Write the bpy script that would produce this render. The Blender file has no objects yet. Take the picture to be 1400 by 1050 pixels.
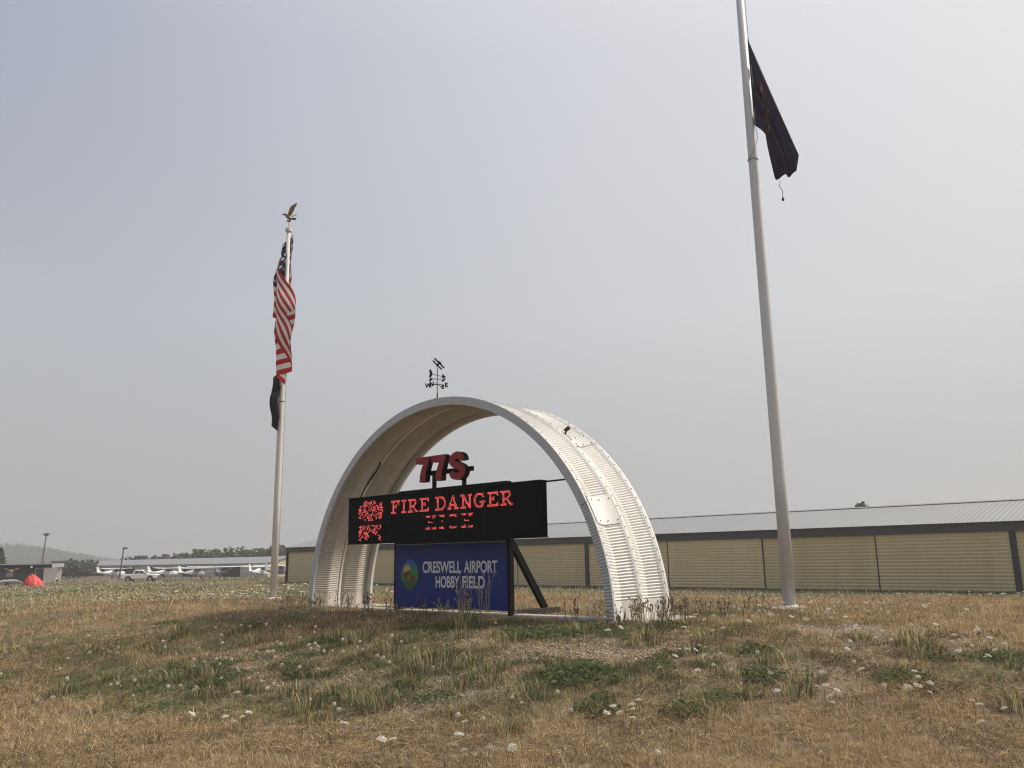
import bpy, bmesh, math, random
import numpy as np
from mathutils import Matrix, Vector

R = math.radians
random.seed(7)
rng = np.random.default_rng(11)
scene = bpy.context.scene
col = scene.collection

# ------------------------------------------------------------------ camera
CAM_H = 1.6
cd = bpy.data.cameras.new('camera')
cam = bpy.data.objects.new('camera', cd)
col.objects.link(cam)
cam.matrix_world = Matrix.Translation((0, 0, CAM_H)) @ Matrix.Rotation(R(90 + 11.92), 4, 'X') @ Matrix.Rotation(R(-0.944), 4, 'Z')
cd.sensor_fit = 'HORIZONTAL'
cd.sensor_width = 36
cd.lens = 28.976
cd.clip_start = 0.1
cd.clip_end = 8000
scene.camera = cam

# ------------------------------------------------------------------ sky, sun, exposure
SUN_AZ = Vector((0.985, 0.17, 0)).normalized()
SUN_EL = R(47)
sun_dir = Vector((SUN_AZ.x * math.cos(SUN_EL), SUN_AZ.y * math.cos(SUN_EL), math.sin(SUN_EL)))
world = bpy.data.worlds.new('World')
scene.world = world
world.use_nodes = True
wn, wl = world.node_tree.nodes, world.node_tree.links
wn.clear()
w_out = wn.new('ShaderNodeOutputWorld')
w_sky = wn.new('ShaderNodeTexSky')
w_sky.sky_type = 'NISHITA'
w_sky.sun_disc = False
w_sky.sun_elevation = SUN_EL
w_sky.sun_rotation = math.atan2(SUN_AZ.x, SUN_AZ.y)
w_sky.dust_density = 6.0
w_sky.air_density = 1.2
w_bg1 = wn.new('ShaderNodeBackground')
w_bg1.inputs['Strength'].default_value = 0.05
wl.new(w_sky.outputs[0], w_bg1.inputs['Color'])
# wildfire smoke veil: a broad, even gradient with a wide glow around the sun's side
w_tc = wn.new('ShaderNodeTexCoord')
w_sep = wn.new('ShaderNodeSeparateXYZ')
wl.new(w_tc.outputs['Generated'], w_sep.inputs[0])
w_ramp = wn.new('ShaderNodeValToRGB')
els = w_ramp.color_ramp.elements
els[0].position = 0.0
els[0].color = (0.468, 0.470, 0.478, 1)
els[1].position = 1.0
els[1].color = (0.300, 0.350, 0.465, 1)
for p, c in ((0.10, (0.475, 0.480, 0.490)), (0.28, (0.475, 0.497, 0.540)), (0.55, (0.300, 0.345, 0.450))):
    e = els.new(p)
    e.color = (*c, 1)
wl.new(w_sep.outputs['Z'], w_ramp.inputs[0])
w_dot = wn.new('ShaderNodeVectorMath')
w_dot.operation = 'DOT_PRODUCT'
w_dot.inputs[1].default_value = sun_dir
wl.new(w_tc.outputs['Generated'], w_dot.inputs[0])
w_max = wn.new('ShaderNodeMath')
w_max.operation = 'MAXIMUM'
w_max.inputs[1].default_value = 0.0
wl.new(w_dot.outputs['Value'], w_max.inputs[0])
w_minz = wn.new('ShaderNodeMath')
w_minz.operation = 'MINIMUM'
w_minz.inputs[1].default_value = 0.6
wl.new(w_sep.outputs['Z'], w_minz.inputs[0])
w_pow = wn.new('ShaderNodeMath')
w_pow.operation = 'MULTIPLY'
w_pow.use_clamp = True
wl.new(w_max.outputs[0], w_pow.inputs[0])
wl.new(w_minz.outputs[0], w_pow.inputs[1])
w_glow = wn.new('ShaderNodeMix')
w_glow.data_type = 'RGBA'
w_glow.blend_type = 'ADD'
w_glow.clamp_result = False
wl.new(w_pow.outputs[0], w_glow.inputs[0])
wl.new(w_ramp.outputs[0], w_glow.inputs[6])
w_glow.inputs[7].default_value = (1.08, 0.97, 0.78, 1)
w_noise = wn.new('ShaderNodeTexNoise')
w_noise.inputs['Scale'].default_value = 1.6
w_noise.inputs['Detail'].default_value = 4
wl.new(w_tc.outputs['Generated'], w_noise.inputs['Vector'])
w_nr = wn.new('ShaderNodeMapRange')
w_nr.inputs['To Min'].default_value = 0.795
w_nr.inputs['To Max'].default_value = 0.905
wl.new(w_noise.outputs[0], w_nr.inputs['Value'])
w_bg2 = wn.new('ShaderNodeBackground')
wl.new(w_glow.outputs[2], w_bg2.inputs['Color'])
wl.new(w_nr.outputs[0], w_bg2.inputs['Strength'])
w_mix = wn.new('ShaderNodeMixShader')
w_mix.inputs[0].default_value = 0.88
wl.new(w_bg1.outputs[0], w_mix.inputs[1])
wl.new(w_bg2.outputs[0], w_mix.inputs[2])
wl.new(w_mix.outputs[0], w_out.inputs['Surface'])

sd = bpy.data.lights.new('sun', 'SUN')
sd.energy = 3.4
sd.angle = R(11)
sd.color = (1.0, 0.91, 0.78)
sun = bpy.data.objects.new('sun', sd)
col.objects.link(sun)
sun.rotation_euler = sun_dir.to_track_quat('Z', 'Y').to_euler()

vs = scene.view_settings
vs.view_transform = 'Standard'
vs.look = 'None'
vs.exposure = 0.38
vs.gamma = 1.0
vs.use_curve_mapping = False
scene.cycles.use_denoising = True
scene.cycles.max_bounces = 5
scene.cycles.volume_bounces = 0
scene.cycles.filter_width = 1.2

# ------------------------------------------------------------------ helpers
def link(o, parent=None):
    col.objects.link(o)
    if parent is not None:
        o.parent = parent
    return o

def tag(o, label=None, cat=None, group=None, kind=None):
    if label: o['label'] = label
    if cat: o['category'] = cat
    if group: o['group'] = group
    if kind: o['kind'] = kind
    return o

def empty(name, loc=(0, 0, 0), rz=0.0):
    o = bpy.data.objects.new(name, None)
    o.location = loc
    o.rotation_euler = (0, 0, rz)
    o.empty_display_size = 0.2
    return link(o)

def mesh(name, V, F, mat, parent=None, smooth=False, mats=None, mi=None):
    me = bpy.data.meshes.new(name)
    me.from_pydata([tuple(v) for v in V], [], [tuple(f) for f in F])
    for m in (mats or [mat]):
        me.materials.append(m)
    if mi is not None:
        me.polygons.foreach_set('material_index', mi)
    if smooth:
        me.polygons.foreach_set('use_smooth', [True] * len(me.polygons))
    me.update()
    return link(bpy.data.objects.new(name, me), parent)

def tri_mesh(name, V, T, mat, parent=None, color=None, smooth=False):
    """fast numpy triangle mesh"""
    V = np.ascontiguousarray(V, np.float32)
    T = np.ascontiguousarray(T, np.int32)
    me = bpy.data.meshes.new(name)
    me.vertices.add(len(V))
    me.vertices.foreach_set('co', V.ravel())
    k = T.shape[1]
    me.loops.add(T.size)
    me.loops.foreach_set('vertex_index', T.ravel())
    me.polygons.add(len(T))
    me.polygons.foreach_set('loop_start', np.arange(0, T.size, k, dtype=np.int32))
    if smooth:
        me.polygons.foreach_set('use_smooth', np.ones(len(T), bool))
    me.materials.append(mat)
    if color is not None:
        ca = me.color_attributes.new('col', 'FLOAT_COLOR', 'POINT')
        c4 = np.ones((len(V), 4), np.float32)
        c4[:, :3] = color
        ca.data.foreach_set('color', c4.ravel())
    me.update(calc_edges=True)
    return link(bpy.data.objects.new(name, me), parent)

class MB:
    """collects simple shapes, built as ONE mesh object"""
    def __init__(self):
        self.V, self.F = [], []
    def add(self, V, F):
        b = len(self.V)
        self.V += [tuple(v) for v in V]
        self.F += [tuple(i + b for i in f) for f in F]
        return self
    def box(self, x0, x1, y0, y1, z0, z1):
        V = [(x0, y0, z0), (x1, y0, z0), (x1, y1, z0), (x0, y1, z0), (x0, y0, z1), (x1, y0, z1), (x1, y1, z1), (x0, y1, z1)]
        F = [(0, 3, 2, 1), (4, 5, 6, 7), (0, 1, 5, 4), (1, 2, 6, 5), (2, 3, 7, 6), (3, 0, 4, 7)]
        return self.add(V, F)
    def tube(self, pts, rad, seg=8, cap=True):
        pts = [Vector(p) for p in pts]
        rads = rad if isinstance(rad, (list, tuple)) else [rad] * len(pts)
        V, F = [], []
        up = Vector((0, 0, 1))
        for i, p in enumerate(pts):
            d = (pts[min(i + 1, len(pts) - 1)] - pts[max(i - 1, 0)]).normalized()
            ref = up if abs(d.dot(up)) < 0.95 else Vector((1, 0, 0))
            s = d.cross(ref).normalized()
            t = s.cross(d)
            for k in range(seg):
                an = 2 * math.pi * k / seg
                V.append(p + (s * math.cos(an) + t * math.sin(an)) * rads[i])
        for i in range(len(pts) - 1):
            for k in range(seg):
                k2 = (k + 1) % seg
                F.append((i * seg + k, i * seg + k2, (i + 1) * seg + k2, (i + 1) * seg + k))
        if cap:
            F.append(tuple(range(seg))[::-1])
            F.append(tuple((len(pts) - 1) * seg + k for k in range(seg)))
        return self.add(V, F)
    def ball(self, c, r, seg=10, rings=6, sc=(1, 1, 1)):
        V, F = [], []
        for j in range(rings + 1):
            th = math.pi * j / rings
            for k in range(seg):
                an = 2 * math.pi * k / seg
                V.append((c[0] + r * sc[0] * math.sin(th) * math.cos(an), c[1] + r * sc[1] * math.sin(th) * math.sin(an), c[2] + r * sc[2] * math.cos(th)))
        for j in range(rings):
            for k in range(seg):
                k2 = (k + 1) % seg
                F.append((j * seg + k, (j + 1) * seg + k, (j + 1) * seg + k2, j * seg + k2))
        return self.add(V, F)
    def loft(self, rings, cap=True):
        n = len(rings[0])
        V = [v for r in rings for v in r]
        F = []
        for i in range(len(rings) - 1):
            for k in range(n):
                k2 = (k + 1) % n
                F.append((i * n + k, i * n + k2, (i + 1) * n + k2, (i + 1) * n + k))
        if cap:
            F.append(tuple(range(n))[::-1])
            F.append(tuple((len(rings) - 1) * n + k for k in range(n)))
        return self.add(V, F)
    def prism(self, poly, fa, fb):
        """poly: 2-D outline; fa, fb: functions to 3-D of the two faces"""
        n = len(poly)
        V = [fa(p) for p in poly] + [fb(p) for p in poly]
        F = [tuple(range(n)), tuple(range(2 * n - 1, n - 1, -1))] + [(i, i + n, (i + 1) % n + n, (i + 1) % n) for i in range(n)]
        return self.add(V, F)
    def build(self, name, mat, parent=None, smooth=False, bevel=0.0, fix=True):
        o = mesh(name, self.V, self.F, mat, parent, smooth)
        if bevel or fix:
            bm = bmesh.new()
            bm.from_mesh(o.data)
            bmesh.ops.recalc_face_normals(bm, faces=bm.faces)
            if bevel:
                bmesh.ops.bevel(bm, geom=[e for e in bm.edges if len(e.link_faces) == 2 and e.calc_face_angle(0) > 0.6], offset=bevel, segments=1, affect='EDGES', profile=0.5)
            bm.to_mesh(o.data)
            bm.free()
        return o

def copy_tree(o, parent=None):
    c = o.copy()
    col.objects.link(c)
    if parent is not None:
        c.parent = parent
    for ch in list(o.children):
        copy_tree(ch, c)
    return c

# ------------------------------------------------------------------ materials
def material(name, color, rough=0.6, metal=0.0, var=0.0, rand=0.0, vscale=4.0, bump=0.0, bscale=60.0, spec=0.4, dirt=None, dirt_amt=0.0, dscale=2.0, streak=False):
    m = bpy.data.materials.new(name)
    m.use_nodes = True
    nt = m.node_tree
    N, L = nt.nodes, nt.links
    b = N['Principled BSDF']
    b.inputs['Roughness'].default_value = rough
    b.inputs['Metallic'].default_value = metal
    b.inputs['Specular IOR Level'].default_value = spec
    tc = N.new('ShaderNodeTexCoord')
    src = tc.outputs['Object']
    if streak:
        mp = N.new('ShaderNodeMapping')
        mp.inputs['Scale'].default_value = (1, 1, 0.12)
        L.new(src, mp.inputs[0])
        vsrc = mp.outputs[0]
    else:
        vsrc = src
    cur = None
    base = N.new('ShaderNodeRGB')
    base.outputs[0].default_value = (*color, 1)
    cur = base.outputs[0]
    if var:
        n = N.new('ShaderNodeTexNoise')
        n.inputs['Scale'].default_value = vscale
        n.inputs['Detail'].default_value = 5
        n.inputs['Roughness'].default_value = 0.65
        L.new(vsrc, n.inputs['Vector'])
        mr = N.new('ShaderNodeMapRange')
        mr.inputs['From Min'].default_value = 0.25
        mr.inputs['From Max'].default_value = 0.75
        mr.inputs['To Min'].default_value = 1 - var
        mr.inputs['To Max'].default_value = 1 + var
        L.new(n.outputs[0], mr.inputs['Value'])
        mx = N.new('ShaderNodeMix')
        mx.data_type = 'RGBA'
        mx.blend_type = 'MULTIPLY'
        mx.inputs[0].default_value = 1
        L.new(cur, mx.inputs[6])
        L.new(mr.outputs[0], mx.inputs[7])
        cur = mx.outputs[2]
    if rand:
        oi = N.new('ShaderNodeObjectInfo')
        mr = N.new('ShaderNodeMapRange')
        mr.inputs['To Min'].default_value = 1 - rand
        mr.inputs['To Max'].default_value = 1 + rand
        L.new(oi.outputs['Random'], mr.inputs['Value'])
        mx = N.new('ShaderNodeMix')
        mx.data_type = 'RGBA'
        mx.blend_type = 'MULTIPLY'
        mx.inputs[0].default_value = 1
        L.new(cur, mx.inputs[6])
        L.new(mr.outputs[0], mx.inputs[7])
        cur = mx.outputs[2]
    if dirt:
        n = N.new('ShaderNodeTexNoise')
        n.inputs['Scale'].default_value = dscale
        n.inputs['Detail'].default_value = 7
        n.inputs['Roughness'].default_value = 0.7
        L.new(vsrc, n.inputs['Vector'])
        mr = N.new('ShaderNodeMapRange')
        mr.inputs['From Min'].default_value = 0.5
        mr.inputs['From Max'].default_value = 0.78
        mr.inputs['To Max'].default_value = dirt_amt
        L.new(n.outputs[0], mr.inputs['Value'])
        mx = N.new('ShaderNodeMix')
        mx.data_type = 'RGBA'
        L.new(mr.outputs[0], mx.inputs[0])
        L.new(cur, mx.inputs[6])
        mx.inputs[7].default_value = (*dirt, 1)
        cur = mx.outputs[2]
    L.new(cur, b.inputs['Base Color'])
    if bump:
        n = N.new('ShaderNodeTexNoise')
        n.inputs['Scale'].default_value = bscale
        n.inputs['Detail'].default_value = 4
        L.new(src, n.inputs['Vector'])
        bp = N.new('ShaderNodeBump')
        bp.inputs['Strength'].default_value = bump
        bp.inputs['Distance'].default_value = 0.02
        L.new(n.outputs[0], bp.inputs['Height'])
        L.new(bp.outputs[0], b.inputs['Normal'])
    return m

def emission(name, color, strength):
    m = bpy.data.materials.new(name)
    m.use_nodes = True
    b = m.node_tree.nodes['Principled BSDF']
    b.inputs['Base Color'].default_value = (0.05, 0.004, 0.004, 1)
    b.inputs['Emission Color'].default_value = (*color, 1)
    b.inputs['Emission Strength'].default_value = strength
    N, L = m.node_tree.nodes, m.node_tree.links
    tc = N.new('ShaderNodeTexCoord')
    n = N.new('ShaderNodeTexWhiteNoise')
    mp = N.new('ShaderNodeVectorMath')
    mp.operation = 'SNAP'
    mp.inputs[1].default_value = (0.022, 0.022, 0.022)
    L.new(tc.outputs['Object'], mp.inputs[0])
    L.new(mp.outputs[0], n.inputs['Vector'])
    mr = N.new('ShaderNodeMapRange')
    mr.inputs['To Min'].default_value = strength * 0.55
    mr.inputs['To Max'].default_value = strength * 1.45
    L.new(n.outputs[0], mr.inputs['Value'])
    L.new(mr.outputs[0], b.inputs['Emission Strength'])
    return m

def leaf_material(name, trans=0.25):
    m = bpy.data.materials.new(name)
    m.use_nodes = True
    N, L = m.node_tree.nodes, m.node_tree.links
    N.clear()
    out = N.new('ShaderNodeOutputMaterial')
    at = N.new('ShaderNodeAttribute')
    at.attribute_name = 'col'
    d = N.new('ShaderNodeBsdfDiffuse')
    t = N.new('ShaderNodeBsdfTranslucent')
    mx = N.new('ShaderNodeMixShader')
    mx.inputs[0].default_value = trans
    L.new(at.outputs['Color'], d.inputs['Color'])
    L.new(at.outputs['Color'], t.inputs['Color'])
    L.new(d.outputs[0], mx.inputs[1])
    L.new(t.outputs[0], mx.inputs[2])
    L.new(mx.outputs[0], out.inputs['Surface'])
    return m

M = {}
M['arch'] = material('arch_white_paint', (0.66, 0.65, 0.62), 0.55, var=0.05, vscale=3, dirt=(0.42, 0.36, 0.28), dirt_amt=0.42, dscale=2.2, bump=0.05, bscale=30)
M['arch_in'] = material('arch_darker_inside', (0.44, 0.415, 0.37), 0.65, var=0.08, vscale=3, dirt=(0.25, 0.21, 0.165), dirt_amt=0.45, dscale=1.3)  # inner side of the arch sheets, darker and browner than the outside
M['flange'] = material('flange_grey_paint', (0.43, 0.445, 0.46), 0.5, var=0.06, vscale=5, dirt=(0.32, 0.31, 0.29), dirt_amt=0.3)
M['bolt'] = material('bolt_steel', (0.10, 0.085, 0.075), 0.6, metal=0.3)
M['pole'] = material('brushed_aluminium', (0.50, 0.505, 0.51), 0.45, metal=0.2, var=0.05, vscale=6, dirt=(0.36, 0.35, 0.33), dirt_amt=0.3, dscale=3, streak=True)
M['white_pole'] = material('white_pole_paint', (0.56, 0.55, 0.53), 0.5, var=0.05, vscale=6, dirt=(0.45, 0.42, 0.38), dirt_amt=0.3, dscale=3, streak=True)
M['black'] = material('black_metal', (0.008, 0.008, 0.009), 0.6, spec=0.15, var=0.25, vscale=5, dirt=(0.04, 0.037, 0.034), dirt_amt=0.25, dscale=4)
M['led_face'] = material('led_black_face', (0.006, 0.006, 0.0065), 0.65, var=0.2, vscale=8, dirt=(0.02, 0.019, 0.018), dirt_amt=0.25, dscale=3, spec=0.08)
M['blue'] = material('sign_blue', (0.014, 0.030, 0.180), 0.45, var=0.10, vscale=3, dirt=(0.035, 0.042, 0.12), dirt_amt=0.35, dscale=2.5, spec=0.3)
M['sign_white'] = material('sign_letter_white', (0.62, 0.62, 0.63), 0.5, var=0.06)
M['red_letter'] = material('letter_red', (0.26, 0.024, 0.030), 0.5, var=0.12, vscale=6, spec=0.25)
M['led'] = emission('led_lit_red', (1.0, 0.125, 0.115), 0.78)
M['logo_blue'] = material('logo_blue', (0.05, 0.12, 0.32), 0.5)
M['logo_green'] = material('logo_green', (0.05, 0.22, 0.06), 0.5, var=0.1)
M['logo_dark_green'] = material('logo_dark_green', (0.03, 0.11, 0.035), 0.5)
M['logo_yellow'] = material('logo_yellow', (0.45, 0.40, 0.10), 0.5)
M['logo_red'] = material('logo_red', (0.24, 0.03, 0.02), 0.5)
M['concrete'] = material('pale_concrete', (0.46, 0.43, 0.38), 0.9, var=0.18, vscale=6, bump=0.3, bscale=40, dirt=(0.28, 0.24, 0.19), dirt_amt=0.5, dscale=4)
M['wood_dark'] = material('weathered_dark_timber', (0.045, 0.038, 0.032), 0.85, var=0.3, vscale=8)
M['door'] = material('hangar_khaki', (0.56, 0.465, 0.265), 0.6, rand=0.07, var=0.08, vscale=0.9, dirt=(0.40, 0.33, 0.20), dirt_amt=0.5, dscale=0.5, streak=True)
M['header'] = material('hangar_dark_fascia', (0.062, 0.060, 0.058), 0.6, var=0.10, vscale=0.8)
M['post'] = material('hangar_post', (0.045, 0.040, 0.040), 0.7, var=0.15)
M['roof'] = material('galvanised_roof', (0.28, 0.285, 0.29), 0.5, metal=0.25, var=0.06, vscale=0.5, dirt=(0.23, 0.225, 0.215), dirt_amt=0.3, dscale=0.3)
M['dark_in'] = material('hangar_dark_inside', (0.03, 0.03, 0.032), 0.9, var=0.2)
M['far_wall'] = material('far_hangar_wall', (0.50, 0.48, 0.41), 0.7, var=0.08, vscale=0.4)
M['far_end'] = material('far_hangar_end_wall', (0.50, 0.45, 0.30), 0.7, var=0.06, vscale=0.4)
M['shed_black'] = material('shed_black_wall', (0.018, 0.017, 0.019), 0.8, var=0.2, vscale=1)
M['shed_grey'] = material('shed_grey_wall', (0.30, 0.29, 0.28), 0.7, var=0.08, vscale=1)
M['white'] = material('white_paint', (0.86, 0.86, 0.85), 0.35, var=0.03, vscale=2)
M['plane_white'] = material('aircraft_white', (0.72, 0.72, 0.72), 0.3, var=0.04, vscale=1)
M['plane_blue'] = material('aircraft_slate', (0.10, 0.12, 0.17), 0.35, var=0.05)
M['plane_grey'] = material('aircraft_grey', (0.32, 0.33, 0.35), 0.35, var=0.05)
M['glass'] = material('dark_glass', (0.02, 0.022, 0.025), 0.08, spec=0.8)
M['tyre'] = material('tyre_rubber', (0.02, 0.02, 0.02), 0.85, var=0.2)
M['rim'] = material('alloy_rim', (0.45, 0.45, 0.46), 0.35, metal=0.7)
M['plastic'] = material('black_plastic', (0.025, 0.025, 0.026), 0.6, var=0.1)
M['lamp_glass'] = material('lamp_lens', (0.6, 0.6, 0.6), 0.15)
M['tail_red'] = material('tail_lamp_red', (0.3, 0.02, 0.02), 0.3)
M['tarp'] = material('red_tarp', (0.55, 0.055, 0.045), 0.55, var=0.12, vscale=1.5, bump=0.4, bscale=6)
M['grey_cover'] = material('grey_cover', (0.13, 0.13, 0.12), 0.8, var=0.15, vscale=2)
M['lamp_pole'] = material('lamp_pole_steel', (0.10, 0.10, 0.105), 0.6, var=0.1)
M['black_cloth'] = material('black_flag_cloth', (0.012, 0.013, 0.016), 0.85, var=0.2, vscale=6)
M['gold'] = material('eagle_gilding', (0.22, 0.165, 0.11), 0.5, metal=0.35, var=0.2, vscale=10, dirt=(0.10, 0.08, 0.06), dirt_amt=0.5, dscale=8)
M['dark_bronze'] = material('eagle_dark', (0.06, 0.05, 0.045), 0.6, var=0.2)
M['bark'] = material('bark', (0.06, 0.05, 0.04), 0.9, var=0.3)
M['leaf'] = leaf_material('foliage_leaves', 0.25)
M['grass'] = leaf_material('grass_blades', 0.32)
M['weed'] = leaf_material('weed_leaves', 0.42)
M['petal'] = leaf_material('flower_heads', 0.30)
M['stone'] = leaf_material('gravel_stones', 0.0)
M['rope'] = material('halyard_rope', (0.30, 0.29, 0.27), 0.8)
M['cable'] = material('black_cable', (0.015, 0.015, 0.015), 0.7)

# ------------------------------------------------------------------ numbers of the place
C0 = np.array([-1.486, 15.569])           # foot of the arch centre line
A = np.array([0.7380, -0.6748])           # along the arch and the hangars, to the right
NN = np.array([0.6748, 0.7380])           # away from the viewer, through the arch
BASE = 0.6                                # height of the mound under the arch
RO = 4.016                                # arch outer radius
DEP = 1.61                                # arch depth

def P3(u, n, z):
    p = C0 + A * u + NN * n
    return (p[0], p[1], BASE + z)

def ss(a, b, x):
    t = np.clip((x - a) / (b - a), 0, 1)
    return t * t * (3 - 2 * t)

def vnoise(x, y, seed=0):
    x = np.asarray(x, float); y = np.asarray(y, float)
    xi = np.floor(x).astype(np.int64); yi = np.floor(y).astype(np.int64)
    fx = x - xi; fy = y - yi
    fx = fx * fx * (3 - 2 * fx); fy = fy * fy * (3 - 2 * fy)
    def h(i, j):
        k = (i * 374761393 + j * 668265263 + seed * 974634777) & 0x7fffffff
        k = ((k ^ (k >> 13)) * 1274126177) & 0x7fffffff
        return ((k ^ (k >> 16)) & 0xffff) / 65535.0
    return (h(xi, yi) * (1 - fx) + h(xi + 1, yi) * fx) * (1 - fy) + (h(xi, yi + 1) * (1 - fx) + h(xi + 1, yi + 1) * fx) * fy

def fbm(x, y, seed=0, o=4):
    s = 0.0; a = 0.5; t = 0.0
    for k in range(o):
        s = s + a * vnoise(x * 2 ** k, y * 2 ** k, seed + k * 17); t += a; a *= 0.55
    return s / t

def terrain0(x, y):
    x = np.asarray(x, float); y = np.asarray(y, float)
    ax, ay, bx, by = -6.9, 23.5, 6.0, 15.0
    dx, dy = bx - ax, by - ay
    t = np.clip(((x - ax) * dx + (y - ay) * dy) / (dx * dx + dy * dy), 0, 1)
    d = np.hypot(x - ax - t * dx, y - ay - t * dy)
    z = 0.6 * (1 - ss(4.4, 10.5, d))
    r = np.hypot(x * 0.6, y)
    return z - 0.8 * ss(20, 48, r) - 0.8 * ss(130, 180, r)

def terrain(x, y):
    r = np.hypot(x, y)
    k = 1 - ss(25, 60, r)
    return terrain0(x, y) + k * (0.10 * (fbm(np.asarray(x) * 0.55, np.asarray(y) * 0.55, 3) - 0.5) + 0.03 * (fbm(np.asarray(x) * 2.6, np.asarray(y) * 2.6, 9) - 0.5))

GREEN = [(0.40,12.01,1.0),(0.76,9.59,1.0),(-1.05,10.71,1.0),(-0.42,10.71,0.8),(-0.79,13.18,0.8),(-1.44,12.05,0.6),(-1.66,9.56,1.0),(-2.98,12.92,0.8),(-4.46,14.28,0.7),(-5.59,14.39,0.6),(-5.36,11.62,0.6),(-2.99,9.96,0.8),(-2.19,9.43,0.8),(-0.09,8.92,0.8),(2.40,10.14,0.8),(1.85,11.45,0.6),(1.74,8.69,0.8),(4.57,8.56,0.7),(-3.88,11.31,0.6),(-4.46,11.31,0.5),(-2.18,12.47,0.5),(-2.98,10.80,0.7),(3.04,9.36,0.5),(4.34,10.04,0.5),(1.26,9.70,0.8),(-2.34,11.67,0.6)]
GRAVEL = [(-0.93,9.47,1.2),(1.47,11.20,1.3),(0.88,10.97,1.0),(-3.74,12.03,1.0),(-2.46,10.56,0.8),(-0.66,11.82,0.9),(4.44,11.71,1.5),(2.79,8.85,1.0),(-1.26,10.18,0.9),(1.52,10.29,1.2),(4.82,10.42,1.3),(-0.06,10.74,0.7),(-3.23,12.03,0.8),(-0.73,9.99,0.8),(0.40,10.75,0.9)]

def patch(spots, x, y, rad):
    g = np.zeros_like(np.asarray(x, float))
    for (px, py, s) in spots:
        g = np.maximum(g, s * np.exp(-(((x - px) / (rad * 1.15)) ** 2 + ((y - py) / (rad * 0.95)) ** 2)))
    return g

def masks(x, y):
    """how green, how stony, how far the mound reaches (0..1)"""
    n1 = fbm(x * 0.9, y * 0.9, 21)
    n2 = fbm(x * 2.2, y * 2.2, 33)
    g = patch(GREEN, x, y, 0.62) * (0.55 + 0.9 * n2)
    band = ss(8.6, 10.4, y + 0.9 * (n1 - 0.5)) * (1 - ss(15, 24, y)) * (1 - ss(3.2, 6.5, x))
    g = np.clip(g + band * 0.75 * ss(0.44, 0.66, n1), 0, 1)
    far = ss(24, 36, np.hypot(x, y)) * (1 - ss(120, 170, np.hypot(x, y)))
    g = np.clip(g + far * 0.55 * ss(0.30, 0.62, fbm(x * 0.12, y * 0.12, 5)), 0, 1)
    s = np.clip(patch(GRAVEL, x, y, 0.72) * (0.5 + 1.0 * n2), 0, 1) * (1 - 0.6 * g)
    return g, s

# ------------------------------------------------------------------ ground
def ground_material():
    m = bpy.data.materials.new('dry_ground')
    m.use_nodes = True
    N, L = m.node_tree.nodes, m.node_tree.links
    b = N['Principled BSDF']
    b.inputs['Roughness'].default_value = 0.95
    b.inputs['Specular IOR Level'].default_value = 0.1
    at = N.new('ShaderNodeAttribute'); at.attribute_name = 'col'
    sp = N.new('ShaderNodeSeparateColor')
    L.new(at.outputs['Color'], sp.inputs[0])
    tc = N.new('ShaderNodeTexCoord')
    def noise(scale, det=6, rough=0.7):
        n = N.new('ShaderNodeTexNoise')
        n.inputs['Scale'].default_value = scale
        n.inputs['Detail'].default_value = det
        n.inputs['Roughness'].default_value = rough
        L.new(tc.outputs['Object'], n.inputs['Vector'])
        return n.outputs[0]
    def ramp(src, stops):
        r = N.new('ShaderNodeValToRGB')
        e = r.color_ramp.elements
        e[0].position, e[0].color = stops[0][0], (*stops[0][1], 1)
        e[1].position, e[1].color = stops[-1][0], (*stops[-1][1], 1)
        for p, c in stops[1:-1]:
            k = e.new(p); k.color = (*c, 1)
        L.new(src, r.inputs[0])
        return r.outputs[0]
    def mix(f, a, c):
        x = N.new('ShaderNodeMix'); x.data_type = 'RGBA'
        L.new(f, x.inputs[0]); L.new(a, x.inputs[6]); L.new(c, x.inputs[7])
        return x.outputs[2]
    dry = ramp(noise(7), [(0.28, (0.10, 0.073, 0.048)), (0.48, (0.21, 0.156, 0.102)), (0.70, (0.35, 0.265, 0.172))])
    grn = ramp(noise(9), [(0.3, (0.095, 0.092, 0.048)), (0.7, (0.215, 0.195, 0.105))])
    grv = ramp(noise(38, 4, 0.8), [(0.3, (0.16, 0.118, 0.080)), (0.5, (0.30, 0.230, 0.160)), (0.72, (0.45, 0.36, 0.265))])
    c1 = mix(sp.outputs[0], dry, grn)
    c2 = mix(sp.outputs[1], c1, grv)
    apron = ramp(noise(0.7), [(0.3, (0.115, 0.092, 0.072)), (0.7, (0.165, 0.135, 0.105))])
    c3 = mix(sp.outputs[2], c2, apron)
    L.new(c3, b.inputs['Base Color'])
    bp = N.new('ShaderNodeBump')
    bp.inputs['Strength'].default_value = 0.9
    bp.inputs['Distance'].default_value = 0.03
    L.new(noise(24, 8, 0.8), bp.inputs['Height'])
    L.new(bp.outputs[0], b.inputs['Normal'])
    return m

def grid_lines(near0, near1, step, far0, far1, k=1.09):
    a = list(np.arange(near0, near1 + 1e-6, step))
    s = step
    v = near1
    while v < far1:
        s *= k; v += s; a.append(min(v, far1))
    s = step
    v = near0
    while v > far0:
        s *= k; v -= s; a.insert(0, max(v, far0))
    return np.array(a)

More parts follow.
